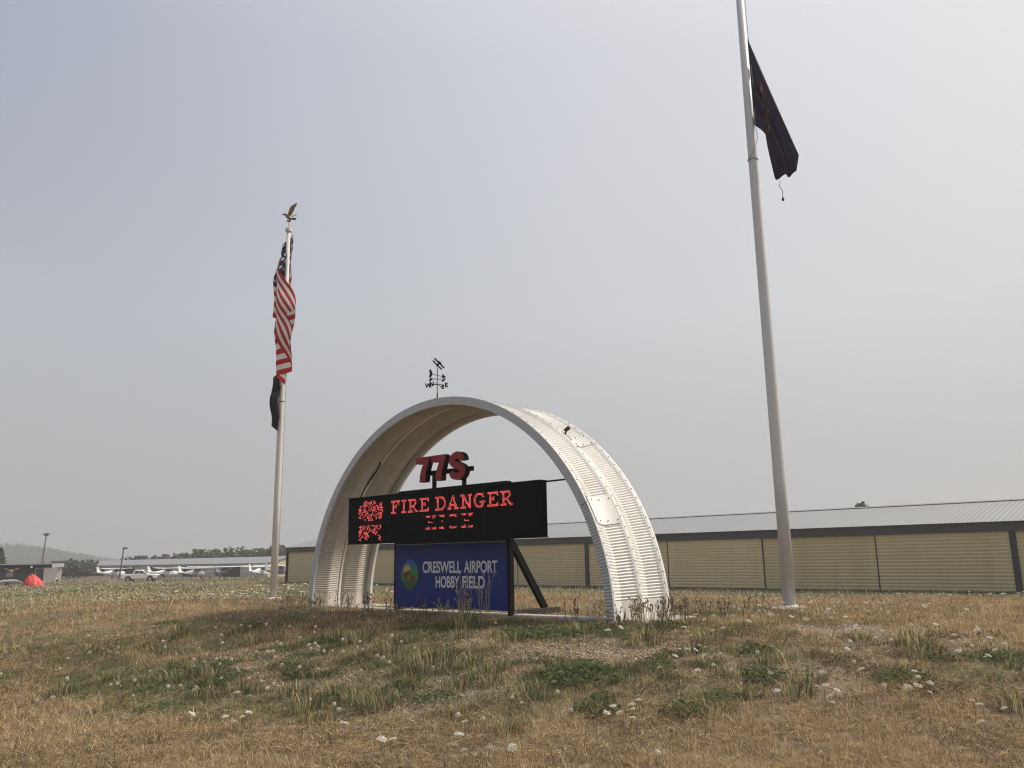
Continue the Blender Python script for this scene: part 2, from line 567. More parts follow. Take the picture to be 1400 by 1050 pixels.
gx = grid_lines(-12, 12, 0.075, -2400, 2400, 1.07)
gy = grid_lines(4, 26, 0.075, -300, 2300, 1.06)
X, Y = np.meshgrid(gx, gy)
Z = terrain(X, Y)
g_, s_ = masks(X, Y)
rr = np.hypot(X, Y)
apron = ss(112, 122, Y + 0.15 * (X + 50)) * (1 - ss(400, 500, rr))
Vg = np.stack([X.ravel(), Y.ravel(), Z.ravel()], 1)
ny, nx = X.shape
idx = np.arange(nx * ny).reshape(ny, nx)
Q = np.stack([idx[:-1, :-1].ravel(), idx[:-1, 1:].ravel(), idx[1:, 1:].ravel(), idx[1:, :-1].ravel()], 1)
ground = tri_mesh('ground', Vg, Q, ground_material(), color=np.stack([g_.ravel(), s_.ravel(), apron.ravel()], 1), smooth=True)
tag(ground, kind='structure')

def gz(x, y):
    return float(terrain(np.array([x]), np.array([y]))[0])

# service road / gravel strip before the hangar
def strip(name, p0, p1, w, mat, lift):
    n = 60
    d = (np.array(p1) - np.array(p0)); L_ = np.linalg.norm(d); d = d / L_
    s = np.array([-d[1], d[0]])
    V, F = [], []
    for i in range(n + 1):
        c = np.array(p0) + d * L_ * i / n
        for k in range(5):
            q = c + s * w * (k / 4 - 0.5)
            V.append((q[0], q[1], gz(*q) + lift))
    for i in range(n):
        for k in range(4):
            F.append((i * 5 + k, i * 5 + k + 1, (i + 1) * 5 + k + 1, (i + 1) * 5 + k))
    return mesh(name, V, F, mat)
M['road'] = material('old_tarmac', (0.155, 0.14, 0.125), 0.9, var=0.15, vscale=0.8, bump=0.3, bscale=12)
hoff = 53.302
hA = A * -1.0
def H1(t, off):
    return NN * (hoff + off) + hA * t
tag(strip('taxiway_road', H1(-30, -3.4), H1(86, -3.4), 5.4, M['road'], 0.02), kind='structure')

# ------------------------------------------------------------------ arch
arch = empty('quonset_arch', P3(0, DEP / 2, 0))
tag(arch, 'white corrugated steel half-round arch standing over the airport sign', 'arch')
def arch_local(u, n, z):
    p = P3(u, n, z)
    o = arch.location
    return (p[0] - o.x, p[1] - o.y, p[2] - o.z)

VAL = 0.13
RIB = 0.0502
def strip_profile(n0, n1):
    """positions across one panel: (n, radial offset, rib strength)"""
    w = n1 - n0
    out = []
    for f, r, k in ((0, 0, 0), (.045, 0, 0), (.075, -.015, .25), (.12, -.04, 1), (.30, -.085, 1), (.46, -.125, 1), (.485, -VAL, .5), (.515, -VAL, .5), (.54, -.125, 1), (.70, -.085, 1), (.88, -.04, 1), (.925, -.015, .25), (.955, 0, 0), (1, 0, 0)):
        out.append((n0 + w * f, r, k))
    return out

def arch_strip(n0, n1, ph0, ph1, ribs=True, lift=0.0):
    prof = strip_profile(n0, n1)
    L_ = RO * (ph1 - ph0)
    cnt = max(3, int(round(L_ / RIB * 4))) if ribs else 10
    V, F = [], []
    for i in range(cnt + 1):
        ph = ph0 + (ph1 - ph0) * i / cnt
        s = RO * ph / RIB
        wob = 0.004 * math.sin(ph * 9 + n0 * 5) + 0.003 * math.sin(ph * 23 + n0)
        rib = 0.0085 * math.copysign(abs(math.cos(2 * math.pi * s)) ** 0.7, math.cos(2 * math.pi * s)) if ribs else 0.0
        if i in (0, cnt):
            rib = 0
        for (n, r, k) in prof:
            rad = RO + r + k * rib + wob * (0.3 + k * 0.7) + lift
            V.append(arch_local(rad * math.cos(ph), n, rad * math.sin(ph)))
    m = len(prof)
    for i in range(cnt):
        for k in range(m - 1):
            F.append((i * m + k, i * m + k + 1, (i + 1) * m + k + 1, (i + 1) * m + k))
    return V, F

S1, S2 = (0.03, 0.765), (0.785, 1.52)
SK = 0.085                                  # smooth foot skirts
splits = {0: (math.pi - SK, R(126), R(78), R(29.5), SK), 1: (math.pi - SK, R(140), R(96), R(52.5), SK)}
for k, (n0, n1) in enumerate((S1, S2)):
    sp = splits[k]
    for i in range(4):
        hi, lo = sp[i], sp[i + 1]
        V, F = arch_strip(n0, n1, lo, hi)
        cp_ = mesh('corrugated_panel', V, F, M['arch'], arch, smooth=False)
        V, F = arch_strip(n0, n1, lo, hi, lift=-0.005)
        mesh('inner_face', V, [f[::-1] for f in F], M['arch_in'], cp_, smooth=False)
    for lo, hi in ((-0.08, SK - 0.002), (math.pi - SK + 0.002, math.pi + 0.08)):
        V, F = arch_strip(n0, n1, lo, hi, ribs=False, lift=0.003)
        fs_ = mesh('foot_skirt', V, F, M['arch'], arch)
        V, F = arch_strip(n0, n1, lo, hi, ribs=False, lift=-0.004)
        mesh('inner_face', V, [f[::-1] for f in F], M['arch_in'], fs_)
# smooth splice plates with a row of bolts
def plate(n0, n1, lo, hi):
    V, F = [], []
    cnt = 8
    prof = [(n0 + .03, 0.006), (n0 + (n1 - n0) * .12, -0.028), (n0 + (n1 - n0) * .30, -.074), (n0 + (n1 - n0) * .5, -.118), (n0 + (n1 - n0) * .7, -.074), (n0 + (n1 - n0) * .88, -0.028), (n1 - .03, 0.006)]
    for i in range(cnt + 1):
        ph = lo + (hi - lo) * i / cnt
        for (n, r) in prof:
            V.append(arch_local((RO + r + .004) * math.cos(ph), n, (RO + r + .004) * math.sin(ph)))
    m = len(prof)
    for i in range(cnt):
        for k in range(m - 1):
            F.append((i * m + k, i * m + k + 1, (i + 1) * m + k + 1, (i + 1) * m + k))
    o = mesh('splice_plate', V, F, M['arch'], arch, smooth=True)
    mb = MB()
    for f in (.1, .36, .64, .9):
        for ph in (lo + (hi - lo) * .12, hi - (hi - lo) * .12):
            n = n0 + (n1 - n0) * f
            r = RO + np.interp(n, [p[0] for p in prof], [p[1] for p in prof])
            bolt(mb, n, ph, r + .004)
    tag(mb.build('bolt', M['bolt'], o), kind='stuff')
def bolt(mb, n, ph, r, s=0.010):
    er = np.array([math.cos(ph), math.sin(ph)]); et = np.array([-math.sin(ph), math.cos(ph)])
    V = []
    for h in (0, .012):
        for k in range(6):
            an = k * math.pi / 3
            dn, dt = s * math.cos(an), s * math.sin(an)
            q = er * (r + h) + et * dt
            V.append(arch_local(q[0], n + dn, q[1]))
    F = [(6, 7, 8, 9, 10, 11)] + [(k, (k + 1) % 6, 6 + (k + 1) % 6, 6 + k) for k in range(6)]
    mb.add(V, F)
plate(*S1, R(22.5), R(29.9))
plate(*S2, R(48.6), R(52.9))
plate(*S1, R(121), R(126))
mb = MB()
for nn in (0.045, 0.775, 1.505):
    cnt = 64
    for i in range(cnt):
        ph = R(4) + (math.pi - R(8)) * (i + (0.5 if nn > .7 else 0)) / cnt
        bolt(mb, nn, ph, RO + .002, 0.0095)
bo = mb.build('bolt', M['bolt'], arch)
tag(bo, kind='stuff')
# seam cover over the middle joint, end flanges front and back (in three lengths, ribbed at the right foot)
def annulus(n0, n1, r0, r1, lo, hi, name, mat, ribs=False):
    V, F = [], []
    L_ = RO * (hi - lo)
    cnt = int(L_ / RIB * 2) if ribs else max(8, int(L_ / 0.12))
    for i in range(cnt + 1):
        ph = lo + (hi - lo) * i / cnt
        dn = (0.012 if (ribs and i % 2) else 0.0)
        c, s = math.cos(ph), math.sin(ph)
        for (r, n) in ((r0, n0 + dn), (r1 - .012, n0 + dn), (r1, n0 + .004), (r1, n1), (r0, n1)):
            V.append(arch_local(r * c, n, r * s))
    m = 5
    for i in range(cnt):
        for k in range(m):
            k2 = (k + 1) % m
            F.append((i * m + k, i * m + k2, (i + 1) * m + k2, (i + 1) * m + k))
    F.append(tuple(range(m)))
    F.append(tuple(cnt * m + k for k in range(m))[::-1])
    return mesh(name, V, F, mat, arch)
g1 = 0.0016
for lo, hi, rb in ((-0.08, R(27.4) - g1, True), (R(27.4) + g1, R(78) - g1, False), (R(78) + g1, math.pi + .08, False)):
    annulus(-0.012, 0.034, RO - 0.145, RO + 0.008, lo, hi, 'end_flange', M['flange'], rb)
annulus(1.515, 1.575, RO - 0.16, RO + 0.006, -0.08, math.pi + .08, 'end_flange', M['arch'])
annulus(0.750, 0.800, RO - 0.022, RO + 0.005, -0.08, math.pi + .08, 'seam_strip', M['arch'])

# things fixed on the arch
fl = empty('floodlight', P3(2.455, 0.93, 3.17))
tag(fl, 'small black floodlight bracketed on the right shoulder of the white arch', 'floodlight')
MB().tube([(-.02, 0, -.06), (0, 0, .05)], .018, 6).build('bracket', M['black'], fl)
o = MB().box(-.075, .075, -.06, .06, -.05, .05).build('housing', M['plastic'], fl, bevel=.012)
o.scale = (.7, .7, .7); o.location = (.02, -.01, .07); o.rotation_euler = (.4, -.55, -.5)

pts = [(-2.60, 3.12), (-2.66, 3.06), (-2.80, 2.93), (-3.0, 2.73), (-3.16, 2.55), (-3.25, 2.42), (-3.28, 2.30), (-3.27, 2.0)]
cb = MB().tube([P3(u * .985, .74 + .03 * math.sin(i), z * .985) for i, (u, z) in enumerate(pts)], .017, 6).build('hanging_cable', M['cable'], smooth=True)
tag(cb, 'black cable hanging down the inside of the arch beside the lit sign', 'cable')

# ------------------------------------------------------------------ sign
ROTZ = math.atan2(A[1], A[0])
sign = empty('airport_sign', P3(0, .33, 0), ROTZ)      # local x = along the sign, y = away, z up
tag(sign, 'black airport sign with blue name panel and red lit message board under the arch', 'sign')
Y0 = -0.33                                            # local y of the arch's front plane
MB().box(-1.525, 1.53, 0.0, 0.085, 0.10, 1.36).build('name_panel', M['blue'], sign)
nm = [o for o in sign.children if o.name.startswith('name_panel')][0]
tag(nm, 'blue name panel with white lettering and a round emblem')
MB().box(1.532, 1.60, -0.015, 0.10, 0.02, 2.33).build('frame_post', M['black'], sign, bevel=.006)
MB().box(-1.575, -1.527, 0.005, 0.10, 0.02, 2.33).build('frame_post', M['black'], sign, bevel=.006)
MB().box(-1.50, 1.52, 0.03, 0.16, 1.40, 2.36).build('back_cabinet', M['black'], sign, bevel=.01)
MB().box(-1.50, 0.10, -0.012, 0.0, 1.285, 1.30).build('edge_trim', M['flange'], sign)
MB().box(0.13, 1.52, -0.012, 0.0, 1.285, 1.30).build('edge_trim', M['flange'], sign)
# message board
bd = MB().box(-2.67, 2.59, Y0, Y0 + .20, 1.345, 2.255).build('message_board', M['led_face'], sign, bevel=.008)
tag(bd, 'black message board with red lit words')
MB().box(-2.69, 2.61, Y0 - .012, Y0 + .19, 2.257, 2.275).build('top_cap', M['black'], bd)
MB().box(-2.69, 2.61, Y0 - .012, Y0 + .19, 1.325, 1.343).build('bottom_cap', M['black'], bd)
for x in (-1.30, 0.0, 1.30):
    MB().box(x - .003, x + .003, Y0 - .004, Y0 - .0005, 1.36, 2.24).build('panel_joint', M['plastic'], bd)
MB().box(-1.2, 1.2, Y0 + .20, 0.03, 1.45, 2.2).build('mounting_frame', M['black'], sign)
# braces behind
for x in (1.50, -1.50):
    d0, d1 = Vector((x, .10, 1.33)), Vector((x, 1.02, 0.10))
    b = MB()
    dd = (d1 - d0).normalized(); up = Vector((1, 0, 0)).cross(dd)
    V = []
    for p in (d0, d1):
        for sx, sy in ((-1, -1), (1, -1), (1, 1), (-1, 1)):
            V.append(p + Vector((1, 0, 0)) * .04 * sx + up * .06 * sy)
    b.add(V, [(0, 1, 2, 3), (7, 6, 5, 4), (0, 4, 5, 1), (1, 5, 6, 2), (2, 6, 7, 3), (3, 7, 4, 0)])
    b.build('diagonal_brace', M['black'], sign)
    MB().box(x - .05, x + .05, 0.10, 1.42, 0.0, 0.105).build('foot_beam', M['wood_dark'], sign, bevel=.008)

# lit red letters
FONT = {
'F': ["###########", "###########", "..##....##.", "..##.....#.", "..##..#..#.", "..#####....", "..#####....", "..##..#....", "..##.......", "..##.......", "..##.......", "######.....", "######....."],
'I': ["######", "######", "..##..", "..##..", "..##..", "..##..", "..##..", "..##..", "..##..", "..##..", "..##..", "######", "######"],
'R': ["#########...", "##########..", "..##....##..", "..##....##..", "..##....##..", "..##...##...", "..######....", "..######....", "..##..##....", "..##...##...", "..##....##..", "######..####", "######...###"],
'E': ["###########", "###########", "..##.....##", "..##......#", "..##..#....", "..#####....", "..#####....", "..##..#....", "..##.......", "..##......#", "..##.....##", "###########", "###########"],
'D': ["#########...", "##########..", "..##....###.", "..##.....##.", "..##......##", "..##......##", "..##......##", "..##......##", "..##......##", "..##.....##.", "..##....###.", "##########..", "#########..."],
'A': [".....##.....", ".....##.....", "....####....", "....####....", "....#.##....", "...##.##....", "...#...##...", "..##...##...", "..########..", "..########..", ".##.....##..", "####...#####", "####...#####"],
'N': ["####....####", "#####...####", "..###....##.", "..####...##.", "..####...##.", "..##.##..##.", "..##.##..##.", "..##..##.##.", "..##..#####.", "..##...####.", "..##....###.", "######..###.", "######...##."],
'G': ["...######.#.", "..########..", ".###....##..", ".##......##.", "##..........", "##..........", "##..........", "##....######", "##....######", ".##.....##..", ".###....##..", "..########..", "...######..."],
'H': ["#####..#####", "#####..#####", "..##....##..", "..##....##..", "..##....##..", "..########..", "..########..", "..##....##..", "..##....##..", "..##....##..", "..##....##..", "#####..#####", "#####..#####"],
}
def led_dots(rows, x0, z1, px, pz, keep=lambda r, c: True, name='lit_letter'):
    V, F = [], []
    yy = Y0 - .006
    for r, row in enumerate(rows):
        for c, ch in enumerate(row):
            if ch == '#' and keep(r, c):
                xc, zc = x0 + (c + .5) * px, z1 - (r + .5) * pz
                h, w = pz * .31, px * .30
                b = len(V)
                V += [(xc - w, yy, zc - h), (xc + w, yy, zc - h), (xc + w, yy, zc + h), (xc - w, yy, zc + h), (xc - w, yy + .005, zc - h), (xc + w, yy + .005, zc - h), (xc + w, yy + .005, zc + h), (xc - w, yy + .005, zc + h)]
                F += [(b, b + 1, b + 2, b + 3), (b + 1, b + 5, b + 6, b + 2), (b + 4, b, b + 3, b + 7), (b + 3, b + 2, b + 6, b + 7), (b + 4, b + 5, b + 1, b)]
    if F:
        mesh(name, V, F, M['led'], bd)
def word(txt, x0, x1, z0, z1, keep=lambda r, c: True, gap=1):
    ncol = sum(len(FONT[c][0]) + gap if c != ' ' else 5 for c in txt) - gap
    px = (x1 - x0) / ncol
    pz = (z1 - z0) / 13
    x = x0
    for c in txt:
        if c == ' ':
            x += 5 * px
            continue
        led_dots(FONT[c], x, z1, px, pz, keep)
        x += (len(FONT[c][0]) + gap) * px
word('FIRE DANGER', -1.275, 1.99, 1.885, 2.145, gap=2)
rk = random.Random(3)
flick = {(r, c): rk.random() for r in range(13) for c in range(40)}
word('HIGH', -0.25, 1.02, 1.545, 1.805, keep=lambda r, c: (r in (0, 12) or (r in (1, 11) and flick[(r, c)] < .8) or (r in (2, 10) and flick[(r, c)] < .5) or (r in (5, 6) and flick[(r, c)] < .22)), gap=3)
# the two pixel pictures on the left: a fire, and embers under it
fire = ["......#..#..........", ".....##..##.#.......", "....###.###.##......", "....##.####.##....#.", "....###.#####....##.", ".##.####.####.##.##.", ".######.#.######.##.", "##.####.###.########", "###.##.####.##.#####", "#######.##.####.####", "##.###.##.#.###.####", "###.#.##.#.#.##.###.", "####.##.#.##.######.", ".##.##.#.##.##.####.", "##.###.##.#.#.##.##.", ".#.##.####.##.#.###.", "..#..##.#.##..#..#..", ".....#..##.#........"]
ember = [".#.##.#.##.##.##.##.", "###.##.##.#.##.##.#.", ".#.##.##.##.#.##..#.", "######.#.##.###.##..", "####.##.####.##.....", "#######.##.#####....", "###.#####.#.####....", "###..####..#.##.#...", "##.#..###.......##..", "####.####.......#.#.", "####.##..........##.", "###..###.........#..", ".#....#...........#."]
pk = {(r, c): rk.random() for r in range(20) for c in range(24)}
led_dots(fire, -2.32, 2.21, .040, .0240, keep=lambda r, c: pk[(r, c)] < .72, name='lit_flame_picture')
led_dots(ember, -2.30, 1.695, .038, .0245, keep=lambda r, c: pk[(r + 3, c)] < .74, name='lit_ember_picture')

# raised red letters on the top
def outline_letter(poly, x, name='raised_letter'):
    yf, yb = -0.18, -0.06
    side = MB().prism(poly, lambda p: (x + p[0], yf, p[1]), lambda p: (x + p[0], yb, p[1])).build(name, M['black'], sign)
    face = MB().prism(poly, lambda p: (x + p[0], yf - .012, p[1]), lambda p: (x + p[0], yf - .002, p[1])).build('letter_face', M['red_letter'], side)
    return side
seven = [(0, 2.952), (.395, 2.952), (.395, 2.865), (.345, 2.76), (.30, 2.62), (.285, 2.466), (.125, 2.466), (.14, 2.60), (.185, 2.73), (.235, 2.828), (0.012, 2.828)]
def thick(pts, w):
    pts = [Vector((p[0], p[1])) for p in pts]
    Lp, Rp = [], []
    for i, p in enumerate(pts):
        d = (pts[min(i + 1, len(pts) - 1)] - pts[max(i - 1, 0)]).normalized()
        nrm = Vector((-d.y, d.x))
        ww = w[i] if isinstance(w, list) else w
        Lp.append(p + nrm * ww); Rp.append(p - nrm * ww)
    return Lp + Rp[::-1]
def catmull(pts, k=4):
    out = []
    for i in range(len(pts) - 1):
        p0, p1, p2, p3 = pts[max(i - 1, 0)], pts[i], pts[i + 1], pts[min(i + 2, len(pts) - 1)]
        for j in range(k):
            t = j / k
            out.append(tuple(0.5 * ((2 * p1[q]) + (-p0[q] + p2[q]) * t + (2 * p0[q] - 5 * p1[q] + 4 * p2[q] - p3[q]) * t * t + (-p0[q] + 3 * p1[q] - 3 * p2[q] + p3[q]) * t ** 3) for q in range(len(p1))))
    out.append(tuple(pts[-1]))
    return out
s_pts = catmull([(.345, 2.800), (.330, 2.862), (.235, 2.905), (.120, 2.875), (.072, 2.805), (.125, 2.745), (.235, 2.705), (.335, 2.655), (.372, 2.585), (.315, 2.520), (.215, 2.505), (.105, 2.535), (.075, 2.600)], 4)
outline_letter(seven, -.722)
outline_letter(seven, -.262)
outline_letter(thick(s_pts, .066), .235)
MB().box(-.60, .72, -.055, .0, 2.60, 2.685).build('letter_rail', M['black'], sign)
for x in (-.36, .47):
    MB().box(x - .018, x + .018, -.055, 0.03, 2.33, 2.62).build('letter_post', M['black'], sign)
MB().tube([(2.55, Y0 + .15, 2.25), (3.12, Y0 + .18, 2.26)], .016, 6).build('stay_rod', M['black'], sign)

# lettering of the name panel
def text_part(body, x0, x1, z0, z1, parent, mat, bold=0.012):
    cu = bpy.data.curves.new('lettering', 'FONT')
    cu.body = body
    cu.size = 1.0
    cu.offset = bold
    cu.space_character = 0.98
    to = bpy.data.objects.new('lettering', cu)
    col.objects.link(to)
    dg = bpy.context.evaluated_depsgraph_get()
    me = bpy.data.meshes.new_from_object(to.evaluated_get(dg))
    bpy.data.objects.remove(to)
    n = len(me.vertices)
    co = np.empty(n * 3, np.float32)
    me.vertices.foreach_get('co', co)
    co = co.reshape(-1, 3)
    mn, mx = co.min(0), co.max(0)
    x = x0 + (co[:, 0] - mn[0]) / (mx[0] - mn[0]) * (x1 - x0)
    z = z0 + (co[:, 1] - mn[1]) / (mx[1] - mn[1]) * (z1 - z0)
    me.vertices.foreach_set('co', np.stack([x, np.full(n, -.004), z], 1).astype(np.float32).ravel())
    me.materials.clear()
    me.materials.append(mat)
    o = bpy.data.objects.new('lettering', me)
    link(o, parent)
    return o
text_part('CRESWELL', -.70, .37, .745, .965, nm, M['sign_white'], .026)
text_part('AIRPORT', .44, 1.29, .745, .965, nm, M['sign_white'], .026)
text_part('HOBBY', -.325, .325, .475, .690, nm, M['sign_white'], .026)
text_part('FIELD', .40, .98, .475, .690, nm, M['sign_white'], .026)
# round emblem: sky, sun, green hills, red machine and barn
def flat(poly, y, name, mat):
    return MB().prism(poly, lambda p: (p[0], y, p[1]), lambda p: (p[0], y + .0025, p[1])).build(name, mat, nm)
ex, ez, ea, eb = -1.075, .715, .262, .288
def ell(cx, cz, a, b, n=28, t0=0, t1=2 * math.pi):
    return [(cx + a * math.cos(t0 + (t1 - t0) * i / (n if t1 - t0 > 6 else n - 1)), cz + b * math.sin(t0 + (t1 - t0) * i / (n if t1 - t0 > 6 else n - 1))) for i in range(n)]
def inell(x, z, s=.98):
    d = math.hypot((x - ex) / ea, (z - ez) / eb)
    return (x, z) if d < s else (ex + (x - ex) / d * s, ez + (z - ez) / d * s)
flat(ell(ex, ez, ea, eb, 36), -.0035, 'emblem', M['logo_blue'])
flat(ell(ex - .08, ez + .09, .105, .105, 20), -.0070, 'emblem_sun', M['logo_yellow'])
hill = [inell(ex + ea * math.cos(t), ez + eb * math.sin(t)) for t in np.linspace(R(172), R(392), 26)]
hill += [inell(ex + .15, ez + .14), (ex + .06, ez + .13), (ex + .01, ez + .06), (ex - .10, ez + .03), (ex - .20, ez + .02)]
flat(hill, -.0105, 'emblem_hill', M['logo_green'])
low = [inell(ex + ea * math.cos(t), ez + eb * math.sin(t), .96) for t in np.linspace(R(205), R(335), 18)] + [(ex + .12, ez - .10), (ex - .02, ez - .14), (ex - .15, ez - .10)]
flat(low, -.0140, 'emblem_meadow', M['logo_dark_green'])
flat([(ex - .235, ez + .0), (ex - .12, ez + .045), (ex - .02, ez + .085), (ex + .03, ez + .06), (ex - .03, ez + .02), (ex - .05, ez - .03), (ex - .13, ez - .09), (ex - .18, ez - .07), (ex - .14, ez - .01), (ex - .20, ez - .03)], -.0175, 'emblem_aeroplane', M['logo_red'])
flat([(ex + .04, ez - .14), (ex + .15, ez - .14), (ex + .15, ez - .06), (ex + .12, ez - .02), (ex + .06, ez - .02), (ex + .04, ez - .06)], -.0175, 'emblem_barn', M['logo_red'])

# concrete footing under the sign and the arch feet
pad = empty('concrete_footing', P3(.2, .8, 0), ROTZ)
tag(pad, 'low pale concrete kerb running between the arch feet under the sign', 'footing')
V = []
mbp = MB()
mbp.box(-4.6, 4.05, -.42, -.14, -.25, .045)
mbp.build('kerb', M['concrete'], pad, bevel=.015)
MB().box(-4.75, -3.3, -.14, .95, -.25, .03).build('slab', M['concrete'], pad, bevel=.012)
MB().box(2.9, 4.2, -.14, .95, -.25, .03).build('slab', M['concrete'], pad, bevel=.012)

# ------------------------------------------------------------------ weather vane on the arch top
vane = empty('weather_vane', P3(.03, .03, RO + .01))
tag(vane, 'black weather vane with biplane, arrow, wind cups and compass letters on the arch top', 'weather vane')
MB().tube([(0, 0, -.02), (0, 0, .10)], .013, 8).tube([(0, 0, .10), (0, 0, .62)], .0075, 8).box(-.05, .05, -.03, .03, -.02, .0).build('mast', M['black'], vane)
def vtext(ch, loc, size, rz):
    cu = bpy.data.curves.new('compass_letter', 'FONT')
    cu.body = ch; cu.size = size; cu.extrude = .004; cu.offset = .006
    cu.align_x = 'CENTER'; cu.align_y = 'CENTER'
    to = bpy.data.objects.new('compass_letter', cu)
    col.objects.link(to)
    me = bpy.data.meshes.new_from_object(to.evaluated_get(bpy.context.evaluated_depsgraph_get()))
    bpy.data.objects.remove(to)
    me.materials.clear(); me.materials.append(M['black'])
    o = bpy.data.objects.new('compass_letter', me)
    o.location = loc
    o.rotation_euler = (math.pi / 2, 0, rz)
    link(o, vane)
azv = math.atan2(C0[1], C0[0]) - math.pi / 2
for ch, ang in (('W', 168), ('N', 232), ('S', 52), ('E', -12)):
    ca, sa = math.cos(R(ang) + azv), math.sin(R(ang) + azv)
    rr_ = .185
    pts = [(ca * rr_ * t, sa * rr_ * t, .26 + .022 * math.sin(t * math.pi * 2)) for t in np.linspace(0, .72, 9)]
    MB().tube(pts, .0075, 6).build('compass_arm', M['black'], vane)
    vtext(ch, (ca * rr_ * .95, sa * rr_ * .95, .255), .115, azv)
for ang in (165, 215, -15, 40):
    ca, sa = math.cos(R(ang) + azv), math.sin(R(ang) + azv)
    b = MB().tube([(0, 0, .385), (ca * .13, sa * .13, .375)], .004, 5)
    b.ball((ca * .14, sa * .14, .37), .023, 8, 6)
    b.build('wind_cup', M['black'], vane)
aw = azv + R(-40)
ca, sa = math.cos(aw), math.sin(aw)
ar = MB().tube([(-ca * .15, -sa * .15, .505), (ca * .16, sa * .16, .405)], .006, 6)
def plate2d(mb, poly, t=.006):
    nx_, ny_ = -sa, ca
    mb.prism(poly, lambda p: (ca * p[0] + nx_ * t, sa * p[0] + ny_ * t, p[1]), lambda p: (ca * p[0] - nx_ * t, sa * p[0] - ny_ * t, p[1]))
plate2d(ar, [(-.12, .505), (-.155, .59), (-.205, .60), (-.185, .52), (-.205, .435), (-.155, .45)])
plate2d(ar, [(.12, .385), (.22, .385), (.135, .465)])
ar.build('arrow', M['black'], vane)
bi = MB()
for z, w in ((.0, .17), (.085, .19)):
    bi.box(-.035, .035, -w, w, z - .005, z + .005)
for y in (-.12, .12):
    for x in (-.025, .025):
        bi.tube([(x, y, 0), (x, y, .085)], .004, 5)
bi.loft([[(x, r * math.cos(t), .03 + r * .8 * math.sin(t)) for t in np.linspace(0, 2 * math.pi, 9)[:-1]] for x, r in ((.12, .012), (.10, .03), (.03, .032), (-.08, .02), (-.17, .010))])
bi.box(-.18, -.13, -.06, .06, .033, .040).box(-.185, -.14, -.003, .003, .03, .085)
bo_ = bi.build('biplane', M['black'], vane)
bo_.location = (0, 0, .66)
bo_.scale = (.72, .72, .72)
bo_.rotation_euler = (R(44), R(6), azv + R(108))

# ------------------------------------------------------------------ flagpoles
def taper(profile, seg=24):
    rings = [[(r * math.cos(2 * math.pi * k / seg), r * math.sin(2 * math.pi * k / seg), z) for k in range(seg)] for z, r in profile]
    return MB().loft(rings)
def halyard(pole, pts):
    MB().tube(pts, .007, 5, cap=False).build('halyard', M['rope'], pole)

pr = empty('flagpole', (5.09, 15.83, .58), 0)
tag(pr, 'tall tapered grey metal flagpole on the right carrying the dark blue flag', 'flagpole', 'flagpoles on the mound')
taper([(0, .118), (2.5, .115), (6, .105), (10, .092), (13.2, .076)]).build('shaft', M['pole'], pr, smooth=True)
for z in (4.2, 8.6):
    r_ = np.interp(z, [0, 2.5, 6, 10, 13.2], [.118, .115, .105, .092, .076])
    taper([(z - .006, r_ + .0015), (z + .006, r_ + .0015)]).build('joint_ring', M['pole'], pr)
taper([(-.15, .36), (.03, .35), (.055, .25), (.075, .14), (.09, .125)], 28).build('flash_collar', M['white_pole'], pr)
taper([(13.2, .085), (13.32, .09), (13.36, .05)]).build('truck_cap', M['pole'], pr)
hr = Vector((5.09, 15.83, 0)).normalized()
rt_ = Vector((hr.y, -hr.x, 0))           # to the right as one faces the pole
tw_ = -hr                                # towards the viewer
def loc_r(X, Yf, Zw, base=.58):
    v = rt_ * X + tw_ * Yf
    return (v.x, v.y, Zw - base)
halyard(pr, [loc_r(.10, .05, 13.7), loc_r(.11, .06, 12.35), loc_r(.125, .07, 11.3), loc_r(.10, .08, 10.4)])
halyard(pr, [loc_r(.10, .08, 10.4), loc_r(.13, .12, 10.0), loc_r(.02, .13, 9.75), loc_r(-.08, .10, 9.62), loc_r(-.11, .02, 9.60)])
taper([(9.60 - .58, .105), (9.63 - .58, .106)], 20).build('rope_loop', M['rope'], pr)

pl = empty('flagpole', (-6.9, 24.2, .52), 0)
tag(pl, 'white flagpole with eagle finial on the left carrying the striped flag', 'flagpole', 'flagpoles on the mound')
taper([(0, .103), (3, .10), (7, .082), (11.15, .062)]).build('shaft', M['white_pole'], pl, smooth=True)
taper([(-.15, .30), (.05, .29), (.08, .22), (.10, .12)], 24).build('flash_collar', M['concrete'], pl)
taper([(11.15, .07), (11.17, .10), (11.27, .105), (11.30, .06)], 18).build('truck_cap', M['white_pole'], pl)
MB().tube([(0, 0, 11.28), (0, 0, 11.56)], .018, 8).build('finial_stem', M['white_pole'], pl)
hl = Vector((-6.9, 24.2, 0)).normalized()
rtl = Vector((hl.y, -hl.x, 0)); twl = -hl
def loc_l(X, Yf, Zw, base=.52):
    v = rtl * X + twl * Yf
    return (v.x, v.y, Zw - base)
halyard(pl, [loc_l(.10, .03, 11.65), loc_l(.11, .04, 9), loc_l(.11, .05, 4.5), loc_l(.105, .05, 1.8)])
for z in (6.95, 6.28):
    taper([(z - .52 - .012, .092), (z - .52 + .012, .092)], 18).build('clip_ring', M['black'], pl)
